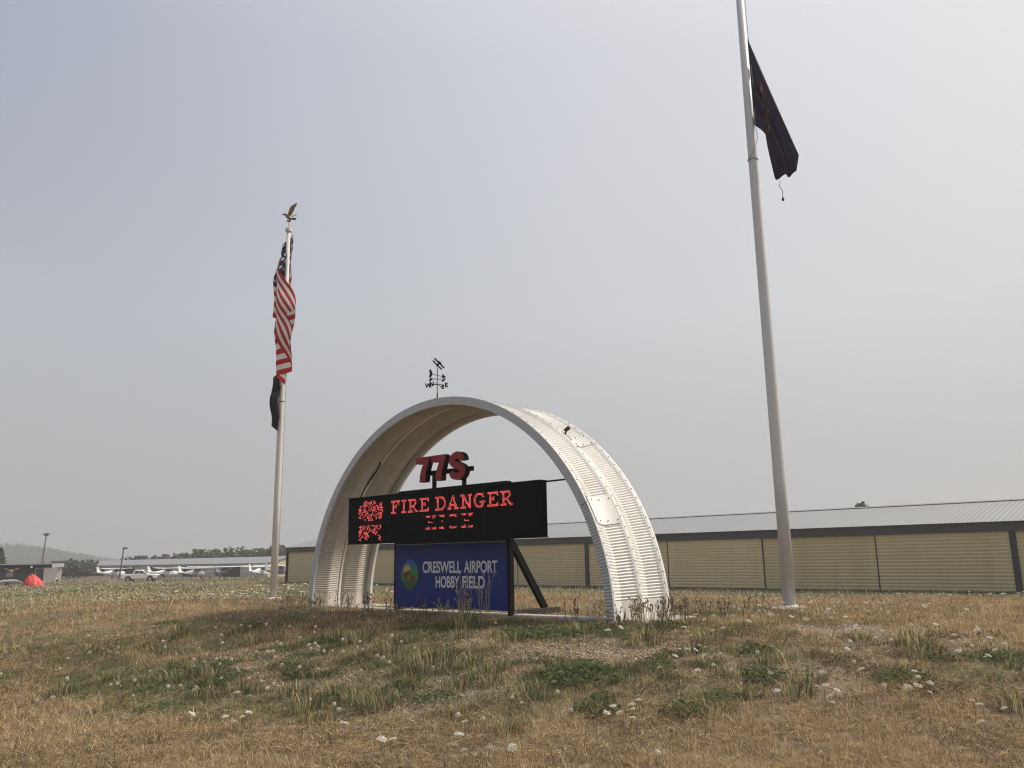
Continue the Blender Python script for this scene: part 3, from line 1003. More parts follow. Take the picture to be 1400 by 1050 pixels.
# eagle with raised wings, facing left
eg = MB()
def ering(c, rx, rz, ax):
    """ring round the point c (in X,Z of the facing frame), section thickness rx (across) and rz"""
    c = Vector((c[0], 0, c[1])); ax = Vector((ax[0], 0, ax[1])).normalized()
    up = Vector((0, 1, 0)); sd_ = ax.cross(up)
    out = []
    for k in range(10):
        t = 2 * math.pi * k / 10
        q = c + up * rx * math.cos(t) + sd_ * rz * math.sin(t)
        out.append(loc_l(q.x, q.y, q.z))
    return out
spine = [((-.215, 12.225), .006), ((-.20, 12.24), .018), ((-.175, 12.255), .030), ((-.14, 12.255), .034), ((-.10, 12.235), .045), ((-.05, 12.20), .065), ((-.005, 12.16), .068), ((.04, 12.13), .052), ((.075, 12.125), .03)]
eg.loft([ering(p, r, r, (spine[min(i + 1, 8)][0][0] - spine[max(i - 1, 0)][0][0], spine[min(i + 1, 8)][0][1] - spine[max(i - 1, 0)][0][1])) for i, (p, r) in enumerate(spine)])
fin = eg.build('eagle_finial', M['gold'], pl, smooth=True)
def ewing(pts, y0, y1, mat, name, t=.008):
    n_ = len(pts)
    zs = [p[1] for p in pts]; zl, zh = min(zs), max(zs)
    yf = lambda p: y0 + (y1 - y0) * (p[1] - zl) / (zh - zl + 1e-6)
    MB().prism(pts, lambda p: loc_l(p[0], yf(p) + t, p[1]), lambda p: loc_l(p[0], yf(p) - t, p[1])).build(name, mat, fin)
ewing([(-.06, 12.22), (-.03, 12.32), (.0, 12.43), (.06, 12.50), (.13, 12.545), (.215, 12.60), (.195, 12.565), (.225, 12.56), (.185, 12.525), (.205, 12.505), (.16, 12.46), (.13, 12.36), (.07, 12.25), (.02, 12.18)], .03, .20, M['gold'], 'wing')
ewing([(.02, 12.20), (.08, 12.28), (.15, 12.34), (.245, 12.40), (.225, 12.37), (.235, 12.355), (.18, 12.31), (.10, 12.24), (.05, 12.17)], -.03, -.22, M['gold'], 'wing')
ewing([(.06, 12.12), (.10, 12.15), (.18, 12.155), (.215, 12.14), (.20, 12.115), (.12, 12.10)], 0, .01, M['dark_bronze'], 'tail', .03)
ewing([(-.07, 12.025), (-.06, 12.06), (.0, 12.05), (.02, 12.13), (.05, 12.12), (.045, 12.05), (.03, 12.02)], 0, .01, M['dark_bronze'], 'talon', .025)

# ------------------------------------------------------------------ flags
def flag_material(kind):
    m = bpy.data.materials.new(kind)
    m.use_nodes = True
    N, L = m.node_tree.nodes, m.node_tree.links
    b = N['Principled BSDF']
    b.inputs['Roughness'].default_value = 0.8
    b.inputs['Specular IOR Level'].default_value = 0.15
    uv = N.new('ShaderNodeUVMap'); uv.uv_map = 'UVMap'
    sp = N.new('ShaderNodeSeparateXYZ'); L.new(uv.outputs[0], sp.inputs[0])
    def math_(op, a, c=None):
        x = N.new('ShaderNodeMath'); x.operation = op
        for i, v in enumerate((a, c)):
            if v is None: continue
            if isinstance(v, (int, float)): x.inputs[i].default_value = v
            else: L.new(v, x.inputs[i])
        return x.outputs[0]
    def mixc(f, a, c):
        x = N.new('ShaderNodeMix'); x.data_type = 'RGBA'
        L.new(f, x.inputs[0])
        for i, v in ((6, a), (7, c)):
            if isinstance(v, tuple): x.inputs[i].default_value = (*v, 1)
            else: L.new(v, x.inputs[i])
        return x.outputs[2]
    u, v = sp.outputs[0], sp.outputs[1]
    if kind == 'striped_flag_cloth':
        k = math_('MODULO', math_('MULTIPLY', v, 13), 2)
        stripes = mixc(math_('GREATER_THAN', k, 1), (0.40, 0.035, 0.045), (0.66, 0.64, 0.60))
        cu_, cv_ = math_('MULTIPLY', u, 11 / .4), math_('MULTIPLY', v, 9 * 13 / 7)
        fu = math_('SUBTRACT', math_('FRACT', cu_), .5)
        fv = math_('SUBTRACT', math_('FRACT', cv_), .5)
        d = math_('ADD', math_('MULTIPLY', fu, fu), math_('MULTIPLY', math_('MULTIPLY', fv, fv), 1.0))
        par = math_('MODULO', math_('ADD', math_('FLOOR', cu_), math_('FLOOR', cv_)), 2)
        star = math_('MULTIPLY', math_('LESS_THAN', d, .13), math_('LESS_THAN', par, .5))
        canton = mixc(star, (0.020, 0.028, 0.085), (0.60, 0.60, 0.60))
        inc = math_('MULTIPLY', math_('LESS_THAN', u, .4), math_('LESS_THAN', v, 7 / 13))
        c = mixc(inc, stripes, canton)
    else:
        n = N.new('ShaderNodeTexNoise'); n.inputs['Scale'].default_value = 14; n.inputs['Detail'].default_value = 3
        L.new(uv.outputs[0], n.inputs['Vector'])
        inb = math_('MULTIPLY', math_('MULTIPLY', math_('GREATER_THAN', u, .22), math_('LESS_THAN', u, .48)), math_('MULTIPLY', math_('GREATER_THAN', v, .22), math_('LESS_THAN', v, .80)))
        g = math_('MULTIPLY', math_('GREATER_THAN', n.outputs[0], .56), inb)
        c = mixc(g, (0.032, 0.026, 0.048), (0.24, 0.15, 0.045))
    L.new(c, b.inputs['Base Color'])
    tr = N.new('ShaderNodeBsdfTranslucent'); L.new(c, tr.inputs['Color'])
    mx = N.new('ShaderNodeMixShader'); mx.inputs[0].default_value = .25
    L.new(b.outputs[0], mx.inputs[1]); L.new(tr.outputs[0], mx.inputs[2])
    L.new(mx.outputs[0], N['Material Output'].inputs['Surface'])
    return m

def cloth(name, fn, nu, nv, mat):
    V, F, UV = [], [], []
    for j in range(nv + 1):
        for i in range(nu + 1):
            V.append(fn(i / nu, j / nv)); UV.append((i / nu, j / nv))
    for j in range(nv):
        for i in range(nu):
            a0 = j * (nu + 1) + i
            F.append((a0, a0 + 1, a0 + nu + 2, a0 + nu + 1))
    o = mesh(name, V, F, mat, smooth=True)
    ul = o.data.uv_layers.new(name='UVMap')
    li = np.array([l.vertex_index for l in o.data.loops])
    ul.data.foreach_set('uv', np.array(UV, np.float32)[li].ravel())
    return o
def ease(nodes, t):
    for i in range(len(nodes) - 1):
        if t <= nodes[i + 1][0] or i == len(nodes) - 2:
            a0, b0 = nodes[i], nodes[i + 1]
            k = (t - a0[0]) / (b0[0] - a0[0]); k = min(max(k, 0), 1)
            k = .5 - .5 * math.cos(math.pi * k)
            return [a0[q] + (b0[q] - a0[q]) * k for q in range(1, len(a0))]
US = [(0, .13, .02, 0), (.12, -.22, -.15, .42), (.26, -.36, .13, .60), (.34, -.08, .22, .78), (.42, -.30, .27, .98), (.76, .27, .33, 2.35), (.87, -.22, .22, 2.55), (1.0, .02, .20, 2.85)]
def us_fn(u, v):
    x, y, _ = ease(US, u)
    g = float(np.interp(u, [q[0] for q in US], [q[3] for q in US]))
    drop = .93 * 2.35 * v * (1 - .05 * u) + g
    wd = min(1.0, .34 + drop / 2.4)
    if u > .1: x = x * wd + .09 * (1 - wd)
    x += .07 * math.sin(v * 4.2 + u * 11) * u + .02 * math.sin(v * 11 + u * 23)
    y += .06 * math.sin(v * 5 + u * 8) * u + .02 * math.sin(v * 13 + u * 17)
    p = loc_l(x, y, 11.63 - drop, 0)
    return (p[0] + pl.location.x, p[1] + pl.location.y, p[2])
fus = cloth('national_flag', us_fn, 110, 44, flag_material('striped_flag_cloth'))
tag(fus, 'red and white striped flag with starry blue canton hanging limp from the white pole', 'flag')
BK = [(0, -.085, .03), (.25, -.30, .09), (.5, -.07, .16), (.75, -.33, .20), (1.0, -.10, .24)]
def bk_fn(u, v):
    x, y = ease(BK, u)
    drop = 1.05 * v * (1 - .2 * u) + 1.05 * u
    x += .03 * math.sin(v * 6 + u * 4)
    p = loc_l(x * (1 - .25 * u * v), y, 7.22 - drop, 0)
    return (p[0] + pl.location.x, p[1] + pl.location.y, p[2])
fbk = cloth('black_flag', bk_fn, 50, 24, M['black_cloth'])
tag(fbk, 'limp black flag hanging below the striped flag on the left pole', 'flag')
TOP = [(.0, .09, 12.38), (.45, .46, 11.00), (.85, .76, 9.90), (.95, .875, 9.50), (1.0, .80, 9.16)]
BOT = [(.0, .085, 10.38), (.14, .20, 10.27), (.22, .285, 10.15), (.45, .305, 9.85), (1.0, .385, 9.11)]
def lin(nodes, t):
    return [float(np.interp(t, [q[0] for q in nodes], [q[k] for q in nodes])) for k in (1, 2)]
def or_fn(u, v):
    a0, b0 = lin(TOP, u), lin(BOT, u)
    x = a0[0] + (b0[0] - a0[0]) * v
    z = a0[1] + (b0[1] - a0[1]) * v
    am = (.05 + .16 * u) * min(1, 4 * v + .2) * (1 - .45 * ss(.8, 1, u))
    y = .08 + am * math.sin(v * 2 * math.pi * 1.7 + .5 + u * 1.5) + .05 * u
    x += .02 * u * math.sin(v * 2 * math.pi * 1.7 + 2)
    z += -.05 * math.sin(v * math.pi) * u
    p = loc_r(x, y, z, 0)
    return (p[0] + pr.location.x, p[1] + pr.location.y, p[2])
fo = cloth('state_flag', or_fn, 60, 60, flag_material('navy_flag_cloth'))
tag(fo, 'dark navy flag with gold emblem hanging folded from the right pole', 'flag')
pt = [loc_r(.50, .1, 9.02, 0), loc_r(.46, .1, 8.93, 0), loc_r(.52, .1, 8.80, 0), loc_r(.515, .1, 8.62, 0)]
b = MB().tube([(p[0] + pr.location.x, p[1] + pr.location.y, p[2]) for p in pt], .007, 5)
q = pt[-1]
b.ball((q[0] + pr.location.x, q[1] + pr.location.y, q[2]), .028, 8, 6, (1, 1, 1.5))
cord = b.build('flag_cord', M['cable'], fo)

# ------------------------------------------------------------------ long khaki hangar
def H1p(t, off, z):
    p = H1(t, off)
    return (p[0], p[1], z)
GZ1 = -0.80
T0, T1 = -26.0, 83.8
EAVE = GZ1 + 4.03
RIDGE = GZ1 + 5.43
hang = empty('row_hangar', (*H1(30, 0), GZ1))
tag(hang, 'long khaki hangar with sliding doors, dark fascia and pale metal roof behind the arch', 'hangar')
def HL(t, off, z):
    p = H1p(t, off, z); o = hang.location
    return (p[0] - o.x, p[1] - o.y, p[2] - o.z)
def hbox(t0, t1, o0, o1, z0, z1, name, mat, parent=None):
    V = [HL(t, o, z) for z in (z0, z1) for (t, o) in ((t0, o0), (t1, o0), (t1, o1), (t0, o1))]
    b = MB().add(V, [(0, 1, 2, 3), (7, 6, 5, 4), (0, 4, 5, 1), (1, 5, 6, 2), (2, 6, 7, 3), (3, 7, 4, 0)])
    return b.build(name, mat, parent or hang)
def ribbed_door(t0, t1, off, z0, z1):
    V, F = [], []
    prof = []
    z = z0
    pit = .205
    while z < z1:
        for f, d in ((0, 0), (.10, .0), (.16, -.028), (.62, -.034), (.70, -.006), (.80, 0)):
            zz = z + f * pit
            if zz < z1: prof.append((zz, d))
        z += pit
    prof.append((z1, 0))
    for t in (t0, t1):
        for zz, d in prof:
            V.append(HL(t, off + d, zz))
    m = len(prof)
    for k in range(m - 1):
        F.append((k, k + 1, m + k + 1, m + k))
    o = mesh('door_panel', V, F, M['door'], hang)
    hbox(t0 + .02, t1 - .02, off + .01, off + .06, z0, z1, 'door_core', M['header'], o)
ed = [11.1 - 7.46 * k for k in range(5, 0, -1)] + [11.1 + 7.46 * k for k in range(0, 10)] + [T1 - .12]
ed = [e for e in ed if e > T0 - 1]
hbox(T0, T1, .20, .32, GZ1, EAVE - .1, 'front_wall', M['dark_in'])
for i in range(len(ed) - 1):
    o_ = (-.02 if i % 2 else .03)
    ribbed_door(ed[i] + .045, ed[i + 1] - .045, o_, GZ1 + .10 + .03 * rk.random(), EAVE - .60)
for i, t in enumerate(ed):
    k = round((t - 11.1) / 7.46)
    w = .16 if k % 4 == 0 else .04
    hbox(t - w, t + w, (-.12 if k % 4 == 0 else -.035), .18, GZ1, EAVE - .61, 'door_post', M['post'])
hbox(T0, T1, -.16, .16, EAVE - .60, EAVE - .03, 'fascia', M['header'])
hbox(T0, T1, -.10, .19, GZ1, GZ1 + .07, 'sill_track', M['post'])
hbox(T1 + .003, T1 + .14, -.14, 12.1, GZ1, EAVE - .05, 'end_wall', M['post'])
V = [HL(T1 + x, o, z) for x in (.02, .12) for (o, z) in ((.0, EAVE - .045), (12, EAVE - .045), (6, RIDGE - .06))]
MB().add(V, [(0, 1, 2), (5, 4, 3), (0, 3, 4, 1), (1, 4, 5, 2), (2, 5, 3, 0)]).build('gable', M['header'], hang)
hbox(T0, T1, 11.9, 12.05, GZ1, EAVE - .05, 'back_wall', M['door'])
def roof_sheet(t0, t1, o0, z0, o1, z1, local, name, mat, parent, pit=.30, h=.012):
    V, F = [], []
    prof = []
    t = t0
    while t < t1:
        for f, d in ((0, 0), (.70, 0), (.78, h), (.92, h)):
            if t + f * pit < t1: prof.append((t + f * pit, d))
        t += pit
    prof.append((t1, 0))
    for (o, z) in ((o0, z0), (o1, z1)):
        for tt, d in prof:
            V.append(local(tt, o, z + d))
    m = len(prof)
    for k in range(m - 1):
        F.append((k, k + 1, m + k + 1, m + k))
    return mesh(name, V, F, mat, parent)
tt = T1 + .25
sheets = [T0] + [T0 + (tt - T0) * k / 4 for k in range(1, 4)] + [tt]
for k in range(4):
    roof_sheet(sheets[k], sheets[k + 1] - .002, -.35, EAVE - .06, 6.0, RIDGE, HL, 'roof_sheet', M['roof'], hang)
roof_sheet(T0, tt, 12.35, EAVE - .06, 6.0, RIDGE, HL, 'roof_sheet', M['roof'], hang, pit=.6)
V = [HL(t, o, z) for t in (T0, tt) for (o, z) in ((5.75, RIDGE - .005), (6.0, RIDGE + .075), (6.25, RIDGE - .005))]
MB().add(V, [(0, 1, 4, 3), (1, 2, 5, 4)]).build('ridge_cap', M['roof'], hang, fix=False)

# ------------------------------------------------------------------ far hangar
GZ2 = -1.6
off2 = 99.29
far = empty('far_hangar', (*(NN * off2 + hA * 164), GZ2))
tag(far, 'distant pale hangar row with open dark bays behind the parked aeroplanes', 'hangar')
def FL(t, off, z):
    p = NN * (off2 + off) + hA * t; o = far.location
    return (p[0] - o.x, p[1] - o.y, z - o.z)
def fbox(t0, t1, o0, o1, z0, z1, name, mat, parent=None):
    V = [FL(t, o, z) for z in (z0, z1) for (t, o) in ((t0, o0), (t1, o0), (t1, o1), (t0, o1))]
    return MB().add(V, [(0, 1, 2, 3), (7, 6, 5, 4), (0, 4, 5, 1), (1, 5, 6, 2), (2, 6, 7, 3), (3, 7, 4, 0)]).build(name, mat, parent or far)
E2 = GZ2 + 3.05
bays = [(261.9, 247.2), (239.3, 228.1), (221.5, 209.0), (203.1, 190.5), (184.9, 172.4)]
fbox(164, 272, .9, 1.05, GZ2, E2 - .05, 'inner_wall', M['dark_in'])
fbox(164, 272, .0, .15, E2 - .55, E2 - .02, 'lintel', M['far_wall'])
eds = [272] + [x for b_ in bays for x in b_] + [164]
for k in range(0, len(eds), 2):
    fbox(eds[k + 1], eds[k], 0, .15, GZ2, E2 - .552, 'wall_panel', M['far_wall'])
for (b1, b0) in bays:
    fbox(b0 + .1, b0 + (b1 - b0) * .28, .3, .36, GZ2, E2 - .6, 'half_open_door', M['far_wall'])
    fbox(b0 + (b1 - b0) * .34, b0 + (b1 - b0) * .37, .2, .3, GZ2, E2 - .56, 'door_post', M['post'])
fbox(163.8, 163.99, 0, 12, GZ2, E2 - .05, 'end_wall', M['far_end'])
V = [FL(x, o, z) for x in (163.82, 163.97) for (o, z) in ((.0, E2 - .045), (12, E2 - .045), (6, GZ2 + 4.4))]
MB().add(V, [(0, 1, 2), (5, 4, 3), (0, 3, 4, 1), (1, 4, 5, 2), (2, 5, 3, 0)]).build('gable', M['far_end'], far)
fbox(271.8, 272, .16, 12, GZ2, E2 - .05, 'end_wall', M['far_wall'])
for o0, o1 in ((-.5, 6.0), (12.5, 6.0)):
    roof_sheet(163.4, 272.4, o0, E2 - .05, o1, GZ2 + 4.45, FL, 'roof_sheet', M['roof'], far, pit=.9)

# ------------------------------------------------------------------ black shed at the left, with its neighbours
def view_frame(x, y):
    h = Vector((x, y, 0)).normalized()
    return Vector((h.y, -h.x, 0)), h
sx, sy = -67.6, 116.8
sz = gz(sx, sy)
shed = empty('black_shed', (sx, sy, sz - .05), math.atan2(-sx, sy) + R(4))
tag(shed, 'low black shed with pale roof edge, winged emblem and grey end bay', 'shed')
MB().box(-13, 3.0, 0, 6, 0, 2.62).build('wall', M['shed_black'], shed)
rf = MB().box(-13.2, 3.35, -.35, 6.3, 2.64, 2.80).build('roof', M['roof'], shed)
V = [(-13.2, -.3, 2.803), (-3.4, -.3, 2.803), (-6.5, 2.5, 3.75), (-13.2, 2.5, 3.75), (-13.2, 6, 2.803), (-3.4, 6, 2.803)]
MB().add(V, [(0, 1, 2, 3), (3, 2, 5, 4), (1, 5, 2), (0, 3, 4)]).build('roof_gable', M['white'], rf)
MB().box(2.05, 3.72, -.12, 5.5, 0, 2.18).build('end_bay', M['shed_grey'], shed)
MB().box(1.10, 2.03, -.05, .0, 0, 2.08).build('door', M['dark_in'], shed)
MB().box(1.02, 1.10, -.07, .0, 0, 2.16).build('door_frame', M['shed_grey'], shed)
MB().box(1.10, 2.05, -.07, .0, 2.09, 2.16).build('door_frame', M['shed_grey'], shed)
for x in (-3.85, .48):
    o = MB().ball((x, -.16, 2.30), .16, 10, 6, (1.1, .7, .8)).build('wall_lamp', M['white'], shed, smooth=True)
# winged emblem
em = MB()
for s in (-1, 1):
    em.prism([(-1.85 + s * .25, 2.05), (-1.85 + s * .62, 2.20), (-1.85 + s * .98, 2.13), (-1.85 + s * .78, 2.02), (-1.85 + s * .55, 1.95)], lambda p: (p[0], -.012, p[1]), lambda p: (p[0], -.002, p[1]))
em.build('emblem_wing', M['shed_grey'], shed)
MB().prism([(-2.25, 1.85), (-2.0, 2.03), (-1.75, 2.05), (-1.5, 1.85), (-1.7, 1.70), (-2.0, 1.72)], lambda p: (p[0], -.024, p[1]), lambda p: (p[0], -.014, p[1])).build('emblem_head', M['logo_yellow'], shed)
MB().prism([(-2.45, 1.05), (-2.42, 1.62), (-1.62, 1.58), (-1.60, 1.0)], lambda p: (p[0], -.012, p[1]), lambda p: (p[0], -.002, p[1])).build('emblem_shield', M['grey_cover'], shed)
# pale building behind it
bx_, by_ = -83, 152
blg = empty('pale_building', (bx_, by_, gz(bx_, by_)), math.atan2(-bx_, by_))
tag(blg, 'low pale building whose roof shows just above the black shed', 'building')
MB().box(-9, 1.2, 0, 8, 0, 2.6).build('wall', M['far_wall'], blg)
MB().add([(-9.3, -.4, 2.61), (1.5, -.4, 2.61), (1.5, 4, 3.3), (-9.3, 4, 3.3), (1.5, 8.4, 2.61), (-9.3, 8.4, 2.61)], [(0, 1, 2, 3), (3, 2, 4, 5)]).build('roof', M['roof'], blg, fix=False)
# white post with dark box by the shed corner
px_, py_ = -62.6, 115.2
po = empty('white_post', (px_, py_, gz(px_, py_)))
tag(po, 'short white post with a dark box beside the grey end of the black shed', 'post')
MB().box(-.07, .07, -.07, .07, 0, .75).build('shaft', M['white'], po)
MB().box(.08, .30, -.1, .1, .15, .55).build('box', M['plastic'], po)

# red tarpaulin heap
tx, ty = -57.6, 101.0
tz = gz(tx, ty)
V, F = [], []
nr, nc = 14, 40
for j in range(nr + 1):
    f = j / nr
    for k in range(nc):
        an = 2 * math.pi * k / nc
        fold = 1 + .10 * abs(math.sin(an * 4 + f * 1.6)) * f - .05 + .06 * math.sin(an * 11 + 1 + f * 3) * f
        rr_ = (math.sin(f * math.pi / 2) ** .8) * 1.25 * fold
        z = 1.42 * (1 - f ** 1.35) * (1 + .05 * math.sin(an * 5)) + .10 * math.cos(an - .4) * (1 - f)
        V.append((rr_ * math.cos(an) * (1.18 if math.cos(an) > 0 else .92) - .22 * z, rr_ * .8 * math.sin(an), max(z * (1 - .10 * abs(math.sin(3 * an + f * 4)) * f), 0) if j < nr else -.05))
for j in range(nr):
    for k in range(nc):
        k2 = (k + 1) % nc
        F.append((j * nc + k, (j + 1) * nc + k, (j + 1) * nc + k2, j * nc + k2))
tp = mesh('tarpaulin_heap', V, F, M['tarp'], smooth=True)
tp.scale = (.82, .82, .95)
tp.location = (tx, ty, tz)
tp.rotation_euler = (0, 0, math.atan2(-tx, ty))
tag(tp, 'bright red tarpaulin draped in folds over a heap in the field', 'tarpaulin')

# low grey covered trailer
cx_, cy_ = -61.8, 103.5
tr = empty('covered_trailer', (cx_, cy_, gz(cx_, cy_)), math.atan2(-cx_, cy_))
tag(tr, 'low grey covered trailer with white top rail left of the red tarpaulin', 'trailer')
MB().loft([[(x, y, z) for (y, z) in ((-.8, .18), (-.8, h * .8), (-.5, h), (.5, h), (.8, h * .8), (.8, .18))] for x, h in ((-3.4, .35), (-2.2, .62), (-.4, .70), (1.0, .66), (1.35, .40))]).build('cover', M['grey_cover'], tr)
MB().tube([(-1.2, -.84, .50), (-.8, -.82, .74), (.3, -.82, .76), (.75, -.84, .70)], .055, 6).build('top_rail', M['white'], tr)
for x in (-1.2, .9):
    MB().tube([(x, -.75, .0), (x, -.80, .5)], .04, 6).build('leg', M['grey_cover'], tr)
for x in (-.3,):
    for y in (-.78, .78):
        MB().tube([(x, y - .08, .24), (x, y + .08, .24)], .24, 14).build('wheel', M['tyre'], tr)

# light masts
def light_mast(x, y, z1, lean, head, label):
    z0 = gz(x, y)
    o = empty('light_mast', (x, y, z0))
    tag(o, label, 'light mast', 'light masts by the apron')
    MB().tube([(0, 0, -.1), (lean, 0, z1 - z0)], [.14, .09], 8).build('shaft', M['lamp_pole'], o)
    if head == 2:
        b = MB().box(lean - .30, lean + .30, -.05, .05, z1 - z0 - .55, z1 - z0 - .45)
        b.build('crossarm', M['lamp_pole'], o)
        for s in (-1, 1):
            MB().box(lean + s * .32 - .14, lean + s * .32 + .14, -.2, .2, z1 - z0 - .42, z1 - z0 - .12).build('lamp_head', M['lamp_pole'], o)
    else:
        MB().box(lean - .1, lean + .55, -.16, .16, z1 - z0 - .22, z1 - z0 + .05).build('lamp_head', M['lamp_pole'], o)
light_mast(-83.35, 148.1, 7.3, .45, 2, 'tall dark light mast with twin heads behind the black shed')
light_mast(-63.66, 135.8, 4.25, .40, 1, 'shorter dark light mast with one head behind the white pickup')

# ------------------------------------------------------------------ pickup
def pickup():
    root = empty('pickup_truck')
    tag(root, 'white crew-cab pickup parked at the edge of the flowering field', 'pickup')
    W_ = .92
    def slab(poly, w, mat, name, par=root, bevel=.05):
        return MB().prism(poly, lambda p: (p[0], -w, p[1]), lambda p: (p[0], w, p[1])).build(name, mat, par, bevel=bevel)
    def arcpts(cx, r, t0, t1, n=8):
        return [(cx + r * math.cos(t), .40 + r * math.sin(t)) for t in np.linspace(t0, t1, n)]
    low_ = [(-2.66, .50), (-2.02, .46)] + arcpts(-1.55, .47, math.pi, 0) + [(-1.0, .42), (1.15, .42)] + arcpts(1.68, .47, math.pi, 0) + [(2.25, .40), (2.66, .52), (2.70, .80), (2.62, 1.02), (1.55, 1.14), (1.15, 1.16), (-.85, 1.16), (-2.62, 1.14), (-2.70, .8)]
    body = slab(low_, W_, M['white'], 'body')
    b = MB()
    rings = []
    for z, x0, x1, w in ((1.15, -.88, 1.20, .90), (1.40, -.84, .88, .84), (1.68, -.70, .48, .74), (1.77, -.55, .22, .66)):
        rings.append([(x0, -w, z), (x1, -w, z), (x1, w, z), (x0, w, z)])
    cab = MB().loft(rings).build('cab', M['white'], root, bevel=.03)
    # glass: side windows, windscreen, rear window
    for s in (-1, 1):
        for poly in ([(-.70, 1.22, .883), (-.02, 1.22, .883), (-.04, 1.66, .755), (-.58, 1.66, .755)], [(.06, 1.22, .883), (.98, 1.22, .883), (.44, 1.66, .755), (.04, 1.66, .755)]):
            mesh('side_window', [(x, s * (w + .012), z) for (x, z, w) in poly], [(0, 1, 2, 3)], M['glass'], cab)
    mesh('windscreen', [(1.13, -.80, 1.22), (1.13, .80, 1.22), (.52, .68, 1.67), (.52, -.68, 1.67)], [(0, 1, 2, 3)], M['glass'], cab)
    mesh('rear_window', [(-.885, -.7, 1.25), (-.885, .7, 1.25), (-.74, .62, 1.62), (-.74, -.62, 1.62)], [(0, 1, 2, 3)], M['glass'], cab)
    MB().box(-2.55, -.95, -.78, .78, 1.10, 1.165).build('bed_liner', M['plastic'], root)
    for x in (-1.55, 1.68):
        for s in (-1, 1):
            t = MB().tube([(x, s * .70, .39), (x, s * .93, .39)], .39, 20).build('wheel', M['tyre'], root)
            MB().tube([(x, s * .932, .39), (x, s * .945, .39)], .24, 16).build('rim', M['rim'], t)
    MB().box(2.66, 2.74, -.62, .62, .62, .92).build('grille', M['plastic'], root)
    MB().box(2.60, 2.80, -.90, .90, .40, .56).build('front_bumper', M['plastic'], root, bevel=.03)
    MB().box(-2.82, -2.68, -.88, .88, .42, .60).build('rear_bumper', M['rim'], root, bevel=.03)
    for s in (-1, 1):
        MB().box(2.50, 2.70, s * .78 - .15, s * .78 + .15, .78, .96).build('headlight', M['lamp_glass'], root, bevel=.02)
        MB().box(-2.72, -2.62, s * .84 - .09, s * .84 + .09, .72, 1.06).build('tail_lamp', M['tail_red'], root)
        MB().box(.92, 1.06, s * .98 - .10, s * .98 + .10, 1.14, 1.30).build('wing_mirror', M['plastic'], root, bevel=.02)
        MB().box(-.9, 1.1, s * .90 - .06, s * .90 + .06, .34, .40).build('side_step', M['plastic'], root)
        for x in (.10, -.75):
            MB().box(x, x + .16, s * .932 - .01, s * .932 + .01, 1.02, 1.06).build('door_handle', M['plastic'], root)
    return root
trk = pickup()
tkx, tky = -53.0, 119.5
trk.location = (tkx, tky, gz(tkx, tky))
trk.rotation_euler = (0, 0, math.atan2(-tkx, tky) - R(14))
trk.rotation_euler.z = -math.atan2(tkx, tky) - R(17)
trk.scale = (.91, .91, .91)

